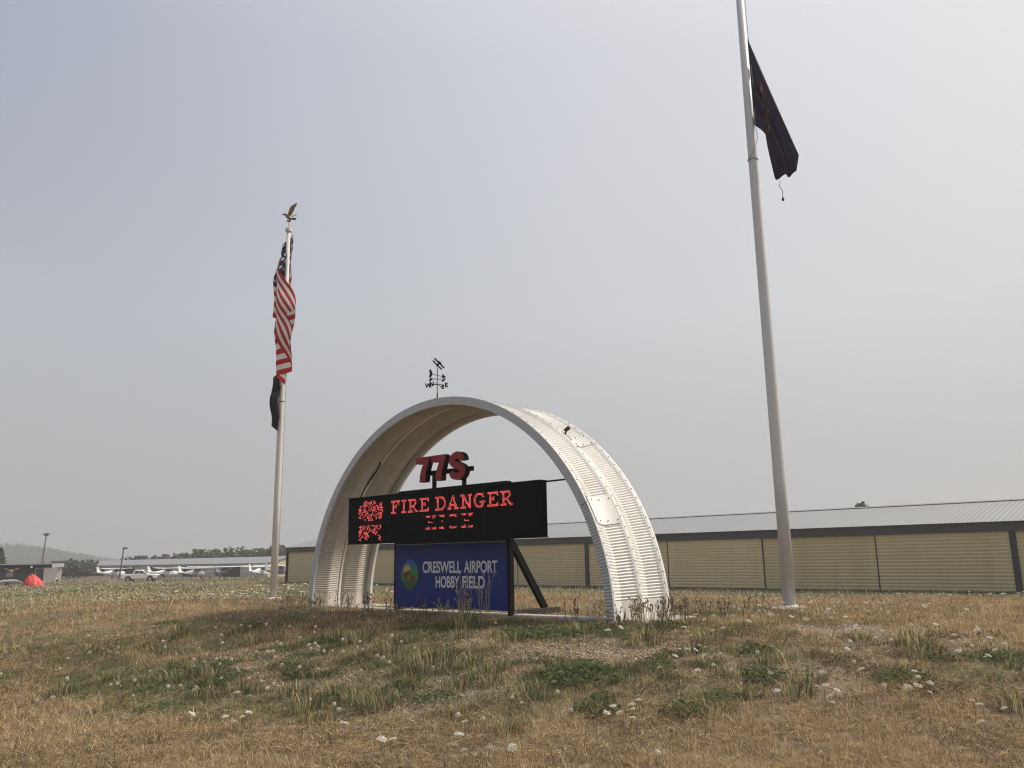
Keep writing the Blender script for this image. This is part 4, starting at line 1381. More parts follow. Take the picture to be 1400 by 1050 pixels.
# ------------------------------------------------------------------ light aeroplanes
def aeroplane(col_mat, tail_mat):
    root = empty('light_aeroplane')
    def oval(x, w, z0, z1, n=12):
        zc, h = (z0 + z1) / 2, (z1 - z0) / 2
        return [(x, w * math.copysign(abs(math.cos(t)) ** .7, math.cos(t)), zc + h * math.copysign(abs(math.sin(t)) ** .7, math.sin(t))) for t in np.linspace(0, 2 * math.pi, n + 1)[:-1]]
    st = [(2.15, .12, 1.05, 1.3), (2.0, .38, .75, 1.5), (1.2, .52, .65, 1.62), (.75, .56, .60, 1.75), (.25, .56, .60, 2.12), (-.9, .54, .62, 2.12), (-1.6, .42, .78, 1.85), (-3.2, .22, 1.05, 1.55), (-5.0, .08, 1.28, 1.48)]
    fu = MB().loft([oval(*s) for s in st]).build('fuselage', col_mat, root, smooth=True)
    MB().box(-1.0, .62, -.565, .565, 1.50, 1.98).build('cabin_windows', M['glass'], fu, bevel=.06)
    def foil(y, x0, c, z, t):
        return [(x0, y, z), (x0 - .15 * c, y, z + t), (x0 - .5 * c, y, z + t * .8), (x0 - c, y, z + .01), (x0 - .5 * c, y, z - t * .35), (x0 - .15 * c, y, z - t * .4)]
    MB().loft([foil(-5.5, .32, 1.12, 2.30, .10), foil(-2.6, .38, 1.62, 2.19, .15), foil(0, .38, 1.62, 2.14, .16), foil(2.6, .38, 1.62, 2.19, .15), foil(5.5, .32, 1.12, 2.30, .10)]).build('wing', M['plane_white'], root)
    MB().loft([foil(-1.7, -4.3, .7, 1.42, .04), foil(0, -4.0, 1.1, 1.42, .06), foil(1.7, -4.3, .7, 1.42, .04)]).build('tailplane', tail_mat, root)
    MB().prism([(-3.6, 1.45), (-4.35, 1.75), (-4.85, 2.70), (-5.35, 2.70), (-5.15, 1.40)], lambda p: (p[0], -.05, p[1]), lambda p: (p[0], .05, p[1])).build('fin', tail_mat, root)
    for s in (-1, 1):
        MB().tube([(.1, s * .52, .80), (-.1, s * 2.6, 2.14)], .045, 6).build('wing_strut', M['plane_white'], root)
        MB().tube([(-.25, s * .45, .75), (-.3, s * 1.15, .25)], .04, 6).build('gear_leg', M['plane_white'], root)
        MB().tube([(-.3, s * 1.12, .20), (-.3, s * 1.28, .20)], .20, 12).build('wheel', M['tyre'], root)
    MB().tube([(1.65, 0, .9), (1.75, 0, .2)], .04, 6).build('nose_leg', M['plane_white'], root)
    MB().tube([(1.75, -.07, .18), (1.75, .07, .18)], .18, 12).build('wheel', M['tyre'], root)
    MB().loft([[(2.16, .06, 1.17), (2.2, -.06, 1.17), (2.2, -.06, 1.19), (2.16, .06, 1.19)], [(2.17, .02, 2.1), (2.19, -.02, 2.1), (2.19, -.02, 2.11), (2.17, .02, 2.11)]]).build('propeller_blade', M['plastic'], root)
    MB().loft([[(2.16, -.06, 1.17), (2.2, .06, 1.17), (2.2, .06, 1.15), (2.16, -.06, 1.15)], [(2.17, -.02, .24), (2.19, .02, .24), (2.19, .02, .23), (2.17, -.02, .23)]]).build('propeller_blade', M['plastic'], root)
    MB().ball((2.2, 0, 1.17), .13, 10, 6).build('spinner', tail_mat, root, smooth=True)
    return root
kinds = [aeroplane(M['plane_white'], M['plane_white']), aeroplane(M['plane_grey'], M['plane_white']), aeroplane(M['plane_blue'], M['plane_grey'])]
used = set()
def ppos(px, d):
    """a point d metres out, px given as the bearing's tangent"""
    return (px * d / math.hypot(px, 1), d / math.hypot(px, 1))
fleet = [(-.472, 225, 0, 60, 'white aeroplane farthest left of the parked row, beyond the white pickup'),
         (-.410, 205, 0, 55, 'white aeroplane just right of the white pickup, seen tail first'),
         (-.377, 182, 1, 70, 'grey aeroplane third from the left in the parked row'),
         (-.352, 168, 2, 105, 'slate aeroplane with tall pale fin in the middle of the row'),
         (-.300, 172, 0, 80, 'white aeroplane fifth from the left in the parked row'),
         (-.278, 162, 2, 75, 'slate aeroplane nearest the left flagpole, rightmost of the row')]
for (px, d, k, hd, lab) in fleet:
    o = kinds[k] if k not in used else copy_tree(kinds[k])
    used.add(k)
    x, y = ppos(px, d)
    o.location = (x, y, gz(x, y))
    o.rotation_euler = (0, 0, R(hd))
    tag(o, lab, 'aeroplane', 'light aeroplanes parked by the far hangar')

# ------------------------------------------------------------------ trees and hills
def tree(x, y, h, w, label, seed, conifer=False, n=900, tone=1.0):
    r = np.random.default_rng(seed)
    z0 = gz(x, y)
    o = empty('broadleaf_tree' if not conifer else 'conifer_tree', (x, y, z0))
    tag(o, label, 'tree', 'trees beyond the hangars')
    tb = MB().tube([(0, 0, -.2), (.1, .05, h * .3), (0, .1, h * .55), (.05, 0, h * .74)], [h * .028, h * .02, h * .012, h * .004], 7)
    if not conifer:
        for k in range(5):
            an = r.uniform(0, 6.28)
            tb.tube([(0, 0, h * (.3 + .08 * k)), (math.cos(an) * w * .3, math.sin(an) * w * .3, h * (.5 + .08 * k))], [h * .012, h * .004], 5)
    tb.build('trunk', M['bark'], o)
    if conifer:
        f = r.uniform(0, 1, n) ** .7
        zz = h * (.08 + .92 * f)
        rad = w * .5 * (1 - f) ** .85 * (.55 + .45 * np.abs(np.sin(f * 28))) * r.uniform(.3, 1.05, n)
        an = r.uniform(0, 2 * np.pi, n)
        Pc = np.stack([rad * np.cos(an), rad * np.sin(an), zz], 1)
    else:
        nl = 16
        cc = np.stack([r.normal(0, w * .22, nl), r.normal(0, w * .22, nl), h * r.uniform(.32, .86, nl)], 1)
        cr = w * r.uniform(.13, .27, nl)
        which = r.integers(0, nl, n)
        dv = r.normal(0, 1, (n, 3)); dv /= np.linalg.norm(dv, axis=1)[:, None]
        Pc = cc[which] + dv * (cr[which] * r.uniform(.55, 1.1, n))[:, None]
        Pc[:, 2] = np.clip(Pc[:, 2], h * .15, h)
    s = np.maximum(.28, w * .055) * r.uniform(.6, 1.4, n)
    a1 = r.normal(0, 1, (n, 3)); a1 /= np.linalg.norm(a1, axis=1)[:, None]
    a2 = np.cross(a1, r.normal(0, 1, (n, 3))); a2 /= np.linalg.norm(a2, axis=1)[:, None]
    V = np.concatenate([Pc + a1 * s[:, None], Pc + a2 * s[:, None] * .8, Pc - a1 * s[:, None], Pc - a2 * s[:, None] * .8])
    i = np.arange(n)
    Q_ = np.stack([i, i + n, i + 2 * n, i + 3 * n], 1)
    c0 = np.array([.088, .105, .066]) * tone
    cl = c0[None] * r.uniform(.55, 1.5, (n, 1)) * np.array([[1, 1, 1]])
    tri_mesh('crown', V, Q_, M['leaf'], o, color=np.tile(cl, (4, 1)))
    return o
def bearing(px, d):
    t = (px - 696) / 1152
    return (t * d / math.hypot(t, 1), d / math.hypot(t, 1))
# (bearing in photo columns turned to a direction, distance, height, width)
TR = [(-9, 190, 6.5, 5.0, True, 'dark conifer at the left edge behind the black shed'),
      (76, 235, 4.0, 7.5, False, 'broad hazy tree directly right of the black shed'),
      (88, 245, 4.7, 5.5, True, 'hazy conifer in the clump left of the far hangar'),
      (94, 240, 4.2, 6.0, False, 'round tree in the middle of the clump left of the far hangar'),
      (101, 238, 3.5, 6.0, False, 'lower tree in the clump near the far hangar end'),
      (109, 250, 4.4, 6.5, False, 'tree standing right against the left end of the far hangar'),
      (178, 285, 5.5, 8.5, False, 'low tree crown peeping over the far hangar above the pickup'),
      (203, 285, 6.4, 7.0, False, 'small round crown over the far hangar roof, second from left'),
      (224, 280, 6.3, 7.0, False, 'dark round crown over the far hangar roof, third from left'),
      (245, 275, 5.9, 8.5, False, 'flat crown over the middle of the far hangar roof'),
      (270, 270, 7.0, 9.0, False, 'pointed crown left of the tallest tree above the far hangar'),
      (283, 268, 6.2, 7.5, False, 'narrow crown close left of the tallest tree over the roof'),
      (302, 262, 6.1, 7.5, False, 'low crown at the foot of the tallest tree'),
      (318, 260, 7.8, 8.5, False, 'tallest broad tree above the far hangar roof'),
      (330, 262, 6.6, 8.0, False, 'crown just right of the tallest tree above the roof'),
      (343, 258, 6.3, 8.5, False, 'rounded crown between the tallest tree and the flagpole'),
      (358, 255, 6.9, 10.0, False, 'large crown left of the striped flag pole over the roof'),
      (369, 250, 7.7, 9.0, False, 'high crown touching the white flagpole on its left'),
      (386, 248, 6.0, 10.0, False, 'crown between the white flagpole and the khaki hangar')]
for i, (px, d, h, w, con, lab) in enumerate(TR):
    x, y = bearing(px, d)
    tree(x, y, h, w, lab, 100 + i, con, n=900)
x, y = bearing(1161, 132)
tree(x, y, 10.0, 5.0, 'single dark tree top showing above the khaki hangar ridge', 304, False, 1400, .8)

def hill_h(x, y):
    b = np.arctan2(x, y)
    prof = np.interp(np.degrees(b), [-46, -40, -36, -33, -30.5, -29, -28, -26.5, -25, -22], [15, 27, 33, 29.5, 27, 23, 17, 10, 4, 0])
    r = np.hypot(x, y)
    up = ss(1050, 1330, r) * (1 - ss(1500, 1900, r))
    return up * prof * (1.0 + .16 * (fbm(x * .02, y * .02, 41) - .5))
hx = np.linspace(-1500, -300, 150); hy = np.linspace(700, 1900, 90)
HX, HY = np.meshgrid(hx, hy)
HZ = hill_h(HX, HY) - 3.2
idx = np.arange(HX.size).reshape(HX.shape)
Qh = np.stack([idx[:-1, :-1].ravel(), idx[:-1, 1:].ravel(), idx[1:, 1:].ravel(), idx[1:, :-1].ravel()], 1)
M['hill'] = material('forested_hill', (0.045, 0.055, 0.040), 0.95, var=0.4, vscale=0.02)
hil = tri_mesh('hills', np.stack([HX.ravel(), HY.ravel(), HZ.ravel()], 1), Qh, M['hill'], smooth=True)
tag(hil, kind='structure')
# the wood on it, one mass of conifers
nt_ = 5200
b_ = rng.uniform(R(-44), R(-22.5), nt_); r_ = rng.uniform(1060, 1480, nt_)
tx_, ty_ = r_ * np.sin(b_), r_ * np.cos(b_)
tz_ = hill_h(tx_, ty_) - 3.4
hh = rng.uniform(4, 9, nt_); ww = hh * rng.uniform(.22, .34, nt_)
V = [np.stack([tx_, ty_, tz_ + hh], 1)]
for k in range(6):
    an = k * math.pi / 3
    V.append(np.stack([tx_ + ww * math.cos(an) * rng.uniform(.7, 1.2, nt_), ty_ + ww * math.sin(an), tz_ + hh * rng.uniform(.0, .12, nt_)], 1))
V = np.concatenate(V)
i = np.arange(nt_)
T = np.concatenate([np.stack([i, i + nt_ * (k + 1), i + nt_ * ((k + 1) % 6 + 1)], 1) for k in range(6)])
cl = np.tile(np.array([[.035, .045, .03]]) * rng.uniform(.6, 1.4, (nt_, 1)), (7, 1))
wd = tri_mesh('hillside_wood', V, T, M['leaf'], color=cl)
tag(wd, 'far hazy conifer wood covering the low hill at the left', 'wood', kind='stuff')

# ------------------------------------------------------------------ grass
PAL = np.array([[.495, .368, .212], [.365, .264, .150], [.200, .145, .088], [.66, .525, .325], [.095, .073, .050]])
GPAL = np.array([[.112, .132, .066], [.165, .170, .090], [.25, .225, .125], [.080, .100, .048]])
def blades(n, d0, d1, hmin, hmax, wk, power, seg, seed, name, label, maxdens=None):
    r = np.random.default_rng(seed)
    t = r.uniform(0, 1, n)
    d = d0 * (d1 / d0) ** (t ** power)
    lat = r.uniform(-1, 1, n) * ((.66 if d0 < 25 else .92) * d + 1.2)
    x, y = lat, d
    g, s = masks(x, y)
    cl = fbm(x * 1.7, y * 1.7, 55); c2 = fbm(x * 6.0, y * 6.0, 56)
    keep = r.uniform(0, 1, n) < np.clip((.25 + 1.2 * ss(.33, .62, c2)) * (1 - .93 * s), .03, 1)
    # nothing grows through the sign, the poles or the footing
    q = np.stack([x, y], 1) - C0
    uu, vv = q @ A, q @ NN
    keep &= ~((np.abs(uu) < 4.4) & (vv > .30) & (vv < 1.7) & (r.uniform(0, 1, n) < .6))
    x, y, g, s, cl, c2, d = (v[keep] for v in (x, y, g, s, cl, c2, d))
    n = len(x)
    z = terrain(x, y)
    far = ss(24, 34, d)
    pk_ = .55 * fbm(x * .8, y * .8, 77) + .45 * fbm(x * 2.7, y * 2.7, 78)
    light = ss(.455, .60, pk_ + r.normal(0, .025, n))
    hgt = r.uniform(hmin, hmax, n) * (.45 + .6 * cl + .45 * light) * (1 - .45 * s)
    flatb = r.uniform(0, 1, n) < .60 * (1 - far)
    hgt = np.where(flatb, hgt * .35, hgt)
    an = r.uniform(0, 2 * np.pi, n)
    lean = np.where(flatb, r.uniform(1.2, 3.2, n), r.uniform(.1, 1.5, n)) * hgt
    lx, ly = np.cos(an) * lean, np.sin(an) * lean
    wa = r.uniform(0, np.pi, n)
    wd_ = wk * d * r.uniform(.6, 1.5, n)
    wx, wy = np.cos(wa) * wd_, np.sin(wa) * wd_
    isg = r.uniform(0, 1, n) < np.clip(g * 1.2, 0, .92)
    rnd = r.integers(0, 8, n)
    ci = np.where(r.uniform(0, 1, n) < light, np.array([0, 0, 3, 1, 0, 3, 1, 2])[rnd], np.array([1, 2, 2, 4, 4, 2, 1, 0])[rnd])
    colr = PAL[ci]
    gi = r.integers(0, 4, n)
    colr = np.where(isg[:, None], GPAL[gi], colr)
    colr = colr * r.uniform(.72, 1.28, (n, 1))
    colr = colr * (1 - far[:, None] * (1 - np.array([[.88, 1.02, .92]])))
    P0 = np.stack([x - wx, y - wy, z - .01], 1); P1 = np.stack([x + wx, y + wy, z - .01], 1)
    Pt = np.stack([x + lx, y + ly, z + hgt], 1)
    i = np.arange(n)
    if seg == 1:
        V = np.concatenate([P0, P1, Pt]); T = np.stack([i, i + n, i + 2 * n], 1); k = 3
    else:
        mx_, my_ = x + lx * .35, y + ly * .35
        P2 = np.stack([mx_ - wx * .8, my_ - wy * .8, z + hgt * .6], 1); P3_ = np.stack([mx_ + wx * .8, my_ + wy * .8, z + hgt * .6], 1)
        V = np.concatenate([P0, P1, P2, P3_, Pt]); k = 5
        T = np.concatenate([np.stack([i, i + n, i + 3 * n], 1), np.stack([i, i + 3 * n, i + 2 * n], 1), np.stack([i + 2 * n, i + 3 * n, i + 4 * n], 1)])
    o = tri_mesh(name, V, T, M['grass'], color=np.tile(colr, (k, 1)))
    return tag(o, label, 'grass', kind='stuff')
blades(430000, 5.6, 15, .02, .085, .00026, 1.0, 2, 1, 'dry_grass', 'short brown dry grass covering the near slope')
blades(360000, 11, 34, .03, .11, .00030, 1.0, 1, 2, 'mound_grass', 'dry grass and thatch covering the mound round the sign')
blades(16000, 6.0, 26, .13, .30, .00022, 1.0, 2, 4, 'tall_dry_grass', 'sparse taller straw stems over the whole slope')
blades(220000, 30, 135, .12, .34, .00038, 1.0, 1, 3, 'field_grass', 'taller pale green and straw grass of the field beyond')

def thatch(n, seed):
    r = np.random.default_rng(seed)
    d = 5.6 * (20 / 5.6) ** r.uniform(0, 1, n)
    x = r.uniform(-1, 1, n) * (.66 * d + 1.2); y = d
    g, s = masks(x, y)
    k = (r.uniform(0, 1, n) < (1 - .75 * g) * (1 - .9 * s)) & (fbm(x * 1.9, y * 1.9, 91) + r.normal(0, .06, n) > .44)
    x, y, d = x[k], y[k], d[k]; n = len(x)
    z = terrain(x, y) + r.uniform(.008, .045, n)
    an = r.uniform(0, 2 * np.pi, n); L_ = r.uniform(.03, .11, n); w = .00030 * d * r.uniform(.7, 1.4, n)
    dx, dy = np.cos(an), np.sin(an)
    V = np.concatenate([np.stack([x - dx * L_ - dy * w, y - dy * L_ + dx * w, z], 1), np.stack([x - dx * L_ + dy * w, y - dy * L_ - dx * w, z], 1), np.stack([x + dx * L_, y + dy * L_, z + r.normal(0, .02, n)], 1)])
    i = np.arange(n)
    c = PAL[np.array([0, 3, 1, 0, 2])[r.integers(0, 5, n)]] * r.uniform(.7, 1.25, (n, 1))
    o = tri_mesh('straw_litter', V, np.stack([i, i + n, i + 2 * n], 1), M['grass'], color=np.tile(c, (3, 1)))
    tag(o, 'matted dead straw lying on the slope', 'straw', kind='stuff')
thatch(170000, 14)

# loose stones on the bare patches
def stones(n, seed):
    r = np.random.default_rng(seed)
    ii = r.integers(0, len(GRAVEL), n)
    c = np.array(GRAVEL)[ii]
    x = c[:, 0] + r.normal(0, .52, n); y = c[:, 1] + r.normal(0, .46, n)
    g, s = masks(x, y)
    k = r.uniform(0, 1, n) < s * 1.2 + .08
    x, y = x[k], y[k]; n = len(x)
    z = terrain(x, y)
    sz_ = np.clip(r.lognormal(-4.8, .42, n), .005, .035)
    base = np.array([[1, 0, 0], [-1, 0, 0], [0, 1, 0], [0, -1, 0], [0, 0, .8], [0, 0, -.5]], float)
    a = r.uniform(0, 2 * np.pi, n)
    V = []
    for b in base:
        jit = r.uniform(.65, 1.3, (n, 3))
        v = b[None] * jit + r.normal(0, .12, (n, 3))
        vx = v[:, 0] * np.cos(a) - v[:, 1] * np.sin(a); vy = v[:, 0] * np.sin(a) + v[:, 1] * np.cos(a)
        V.append(np.stack([x + vx * sz_ * 1.25, y + vy * sz_, z + v[:, 2] * sz_ * .8 + sz_ * .15], 1))
    V = np.concatenate(V)
    i = np.arange(n)
    T = []
    for (p, q, t) in ((0, 2, 4), (2, 1, 4), (1, 3, 4), (3, 0, 4), (2, 0, 5), (1, 2, 5), (3, 1, 5), (0, 3, 5)):
        T.append(np.stack([i + p * n, i + q * n, i + t * n], 1))
    pal = np.array([[.40, .32, .24], [.29, .22, .16], [.50, .43, .34], [.21, .16, .12], [.36, .27, .19]])
    cl = pal[r.integers(0, 5, n)] * r.uniform(.8, 1.2, (n, 1))
    o = tri_mesh('gravel', V, np.concatenate(T), M['stone'], color=np.tile(cl, (6, 1)))
    tag(o, 'loose pale gravel on the bare patches of the mound', 'gravel', kind='stuff')
stones(34000, 5)

# ------------------------------------------------------------------ weeds one can tell apart
def leafy_mesh(seed, n=170, rad=.30, h=.20, leaf=.024, tone=1.0):
    r = np.random.default_rng(seed)
    rr_ = rad * np.sqrt(r.uniform(0, 1, n)); an = r.uniform(0, 2 * np.pi, n)
    x, y = rr_ * np.cos(an), rr_ * np.sin(an)
    z = h * r.uniform(.05, 1, n) * (1 - (rr_ / rad) ** 2 * .7)
    a1 = r.normal(0, 1, (n, 3)) * np.array([1, 1, .45]); a1 /= np.linalg.norm(a1, axis=1)[:, None]
    a2 = np.cross(a1, r.normal(0, 1, (n, 3))); a2 /= np.linalg.norm(a2, axis=1)[:, None]
    s = leaf * r.uniform(.6, 1.5, n)[:, None]
    P = np.stack([x, y, z], 1)
    V = np.concatenate([P - a1 * s, P + a2 * s * .45, P + a1 * s * 1.2, P - a2 * s * .45])
    i = np.arange(n)
    c = np.array([.100, .132, .066]) * tone * r.uniform(.6, 1.6, (n, 1)) + np.array([.05, .035, .012]) * r.uniform(0, 1, (n, 1))
    return V, np.stack([i, i + n, i + 2 * n, i + 3 * n], 1), np.tile(c, (4, 1))
def tuft_mesh(seed, n=90, h=.30, rad=.18, spread=.6, tone=1.0, dry=.2):
    r = np.random.default_rng(seed)
    an = r.uniform(0, 2 * np.pi, n); rr_ = rad * np.sqrt(r.uniform(0, 1, n))
    x, y = rr_ * np.cos(an), rr_ * np.sin(an)
    hh_ = h * r.uniform(.4, 1.1, n)
    ln = spread * hh_ * r.uniform(.2, 1.2, n)
    an2 = an + r.normal(0, .5, n)
    w = .0045 * r.uniform(.7, 1.4, n)
    wx, wy = -np.sin(an2) * w, np.cos(an2) * w
    z0 = np.zeros(n) - .02
    P0 = np.stack([x - wx, y - wy, z0], 1); P1 = np.stack([x + wx, y + wy, z0], 1)
    mx_, my_ = x + np.cos(an2) * ln * .35, y + np.sin(an2) * ln * .35
    P2 = np.stack([mx_ - wx, my_ - wy, hh_ * .65], 1); P3_ = np.stack([mx_ + wx, my_ + wy, hh_ * .65], 1)
    Pt = np.stack([x + np.cos(an2) * ln, y + np.sin(an2) * ln, hh_], 1)
    V = np.concatenate([P0, P1, P2, P3_, Pt])
    i = np.arange(n)
    T = np.concatenate([np.stack([i, i + n, i + 3 * n], 1), np.stack([i, i + 3 * n, i + 2 * n], 1), np.stack([i + 2 * n, i + 3 * n, i + 4 * n], 1)])
    c = np.where((r.uniform(0, 1, n) < dry)[:, None], np.array([[.34, .28, .17]]), np.array([[.125, .150, .072]]) * tone) * r.uniform(.6, 1.4, (n, 1))
    return V, T, np.tile(c, (5, 1))
def proto(name, data):
    o = tri_mesh(name, data[0], data[1], M['weed'], color=data[2])
    col.objects.unlink(o)
    return o
leafy = [proto('leafy_weed', leafy_mesh(400 + k, n=(330, 260, 420)[k], rad=(.34, .28, .42)[k], h=(.13, .16, .10)[k], tone=(1, .8, 1.05)[k])) for k in range(3)]
tufts = [proto('grass_tuft', tuft_mesh(420 + k, h=(.14, .20, .10)[k], spread=(1.1, .9, 1.5)[k], tone=(.9, 1.0, .85)[k], dry=(.45, .35, .55)[k])) for k in range(3)]
def put(p, x, y, s, label, cat, group, rz=None, sink=.0):
    o = p.copy()
    col.objects.link(o)
    o.location = (x, y, gz(x, y) - sink)
    o.rotation_euler = (0, 0, random.uniform(0, 6.28) if rz is None else rz)
    o.scale = (s, s, s * random.uniform(.85, 1.15))
    tag(o, label, cat, group)
    return o
special = {0: 'large low dark green weed mat right of the blue panel foot', 1: 'big leafy green weed clump in the middle of the slope below the arch', 2: 'bright green grassy clump on gravel below the blue panel', 4: 'green clump with tall stalks growing before the blue panel'}
rw = random.Random(12)
for i, (x, y, s) in enumerate(GREEN):
    if i in special:
        g = {0: leafy[2], 1: leafy[0], 2: tufts[0], 4: tufts[1]}[i]
        put(g, x, y, {0: 1.45, 1: 1.5, 2: 1.8, 4: 1.35}[i], special[i], 'weed', 'green weeds on the mound')
    cnt = int(3 + 7 * s)
    for k in range(cnt):
        qx, qy = x + rw.gauss(0, .46), y + rw.gauss(0, .55)
        if rw.random() < (.60 if i in (0, 1, 24) else .20):
            put(leafy[rw.randrange(3)], qx, qy, rw.uniform(.45, .95), 'low leafy green weed growing among dry grass on the mound', 'weed', 'green weeds on the mound')
        else:
            put(tufts[rw.randrange(3)], qx, qy, rw.uniform(.5, 1.15), 'small upright tuft of green and straw grass on the mound', 'grass tuft', 'green grass tufts on the mound')

BROWN = [(2.97,9.38),(4.18,9.76),(2.50,10.01),(4.59,9.29),(3.35,8.95),(3.06,11.25),(1.76,11.24),(2.88,8.31),(3.77,8.41),(2.26,13.23),(1.60,12.14),(4.25,10.53),(5.47,10.30),(3.26,10.82),(2.20,9.67)]
bw = []
for k in range(2):
    d_ = leafy_mesh(440 + k, n=300, rad=.30, h=.11, leaf=.020)
    r_ = np.random.default_rng(450 + k)
    cc_ = np.array([.215, .170, .105]) * r_.uniform(.45, 1.5, (300, 1))
    bw.append(proto('dried_weed', (d_[0], d_[1], np.tile(cc_, (4, 1)))))
for (x, y) in BROWN:
    for k in range(rw.randrange(1, 4)):
        put(bw[k % 2], x + rw.gauss(0, .22), y + rw.gauss(0, .25), rw.uniform(.4, .85), 'low brown dried weed mat among the straw grass', 'weed', 'dried brown weeds on the slope')

# tall dry stalks before the sign and by the right arch foot
def stalk_mesh(seed, n, h, spread, heads):
    r = random.Random(seed)
    b = MB()
    for k in range(n):
        an = r.uniform(0, 6.28); hh_ = h * r.uniform(.55, 1.1)
        x0, y0 = r.gauss(0, .06), r.gauss(0, .06)
        x1, y1 = x0 + math.cos(an) * spread * hh_ * r.uniform(.2, 1), y0 + math.sin(an) * spread * hh_ * r.uniform(.2, 1)
        b.tube([(x0, y0, -.02), ((x0 * 2 + x1) / 3, (y0 * 2 + y1) / 3, hh_ * .5), (x1, y1, hh_)], [.004, .0032, .0025], 4, cap=False)
        for q in range(heads):
            t = r.uniform(.75, 1.02)
            b.ball((x0 + (x1 - x0) * t + r.gauss(0, .012), y0 + (y1 - y0) * t + r.gauss(0, .012), hh_ * t), r.uniform(.006, .011), 5, 4, (1, 1, 1.8))
    return b
M['stalk'] = material('dry_stalk', (.27, .225, .135), 0.9, var=.25, vscale=12)
M['stalk_dark'] = material('brown_stalk', (.13, .095, .06), 0.9, var=.25, vscale=12)
def stalk(x, y, seed, n, h, sp, heads, mat, label, name='dry_stalk_weed'):
    o = stalk_mesh(seed, n, h, sp, heads).build(name, mat, fix=False)
    o.location = (x, y, gz(x, y))
    tag(o, label, 'weed', 'dry stalks on the mound')
stalk(-.84, 13.5, 1, 16, .74, .28, 3, M['stalk'], 'tall straw stalks with seed heads standing before the word HOBBY')
stalk(-.50, 13.55, 2, 12, .78, .22, 3, M['stalk'], 'tall straw stalks standing before the word FIELD on the blue panel')
for k in range(22):
    u = rw.uniform(-3.8, 1.6)
    p = P3(u, -.05 - rw.uniform(0, .5), 0)
    stalk(p[0], p[1], 20 + k, rw.randrange(4, 9), rw.uniform(.22, .42), .35, 3, M['stalk'] if k % 3 else M['stalk_dark'], 'thin dry stalks along the concrete kerb before the sign')
for k in range(26):
    u, n = rw.uniform(3.3, 5.3), rw.uniform(-.5, 2.0)
    if 3.6 < u < 4.1 and 0 < n < 1.6: u = 4.25
    p = P3(u, n, 0)
    stalk(p[0], p[1], 60 + k, rw.randrange(5, 10), rw.uniform(.25, .45), .3, 4, M['stalk_dark'] if k % 3 else M['stalk'], 'brown dry stalks crowding the right foot of the arch')
for k in range(14):
    u, n = rw.uniform(-5.2, -3.4), rw.uniform(-.7, .0)
    p = P3(u, n, 0)
    stalk(p[0], p[1], 100 + k, rw.randrange(4, 8), rw.uniform(.2, .38), .35, 3, M['stalk'], 'straw stalks round the left foot of the arch')

# ------------------------------------------------------------------ white flowers
def flower_data(kind, seed):
    r = np.random.default_rng(seed)
    V, F, Cc = [], [], []
    hgt = 1.0
    return V, F, Cc
def umbel_mesh(seed, rad=.036):
    r = random.Random(seed)
    V, F, Cs = [], [], []
    n = 46
    for k in range(n):
        t = math.sqrt((k + .5) / n); an = k * 2.399
        x, y = rad * t * math.cos(an), rad * t * math.sin(an)
        z = .010 * (1 - t * t) + r.gauss(0, .004)
        s = rad * .165 * r.uniform(.7, 1.25)
        b = len(V)
        for q in range(5):
            a = q * 2 * math.pi / 5 + k
            V.append((x + s * math.cos(a), y + s * math.sin(a), z + r.gauss(0, .002)))
        V.append((x, y, z + s * .35))
        for q in range(5):
            F.append((b + q, b + (q + 1) % 5, b + 5))
        cc = r.uniform(.85, 1.0)
        Cs += [(.70 * cc, .68 * cc, .60 * cc)] * 6
    return np.array(V), np.array(F), np.array(Cs)
def puff_mesh(seed, rad=.023):
    r = np.random.default_rng(seed)
    n = 110
    d = r.normal(0, 1, (n, 3)); d /= np.linalg.norm(d, axis=1)[:, None]
    t = np.cross(d, r.normal(0, 1, (n, 3))); t /= np.linalg.norm(t, axis=1)[:, None]
    P = d * rad * r.uniform(.78, 1.05, (n, 1))
    s = rad * .30
    V = np.concatenate([P - t * s, P + t * s, P + np.cross(d, t) * s * 1.2])
    i = np.arange(n)
    c = np.array([.66, .61, .51]) * r.uniform(.75, 1.15, (n, 1))
    return V, np.stack([i, i + n, i + 2 * n], 1), np.tile(c, (3, 1))
def stem_mesh(h, seed):
    r = random.Random(seed)
    b = MB().tube([(0, 0, -h), (r.gauss(0, .01), r.gauss(0, .01), -h * .5), (0, 0, 0)], [.0032, .0028, .0022], 4, cap=False)
    return b
M['stem'] = material('green_stem', (.11, .13, .06), 0.8, var=.2, vscale=15)
umb = [proto('flower_head', umbel_mesh(500 + k, (.034, .028, .040)[k])) for k in range(3)]
puf = [proto('seed_head', puff_mesh(520 + k, (.022, .026)[k])) for k in range(2)]
for o in umb + puf:
    o.data.materials.clear(); o.data.materials.append(M['petal'])
stems = []
for k in range(4):
    s = stem_mesh((.10, .14, .18, .24)[k], k).build('stem', M['stem'], fix=False)
    col.objects.unlink(s)
    stems.append(s)
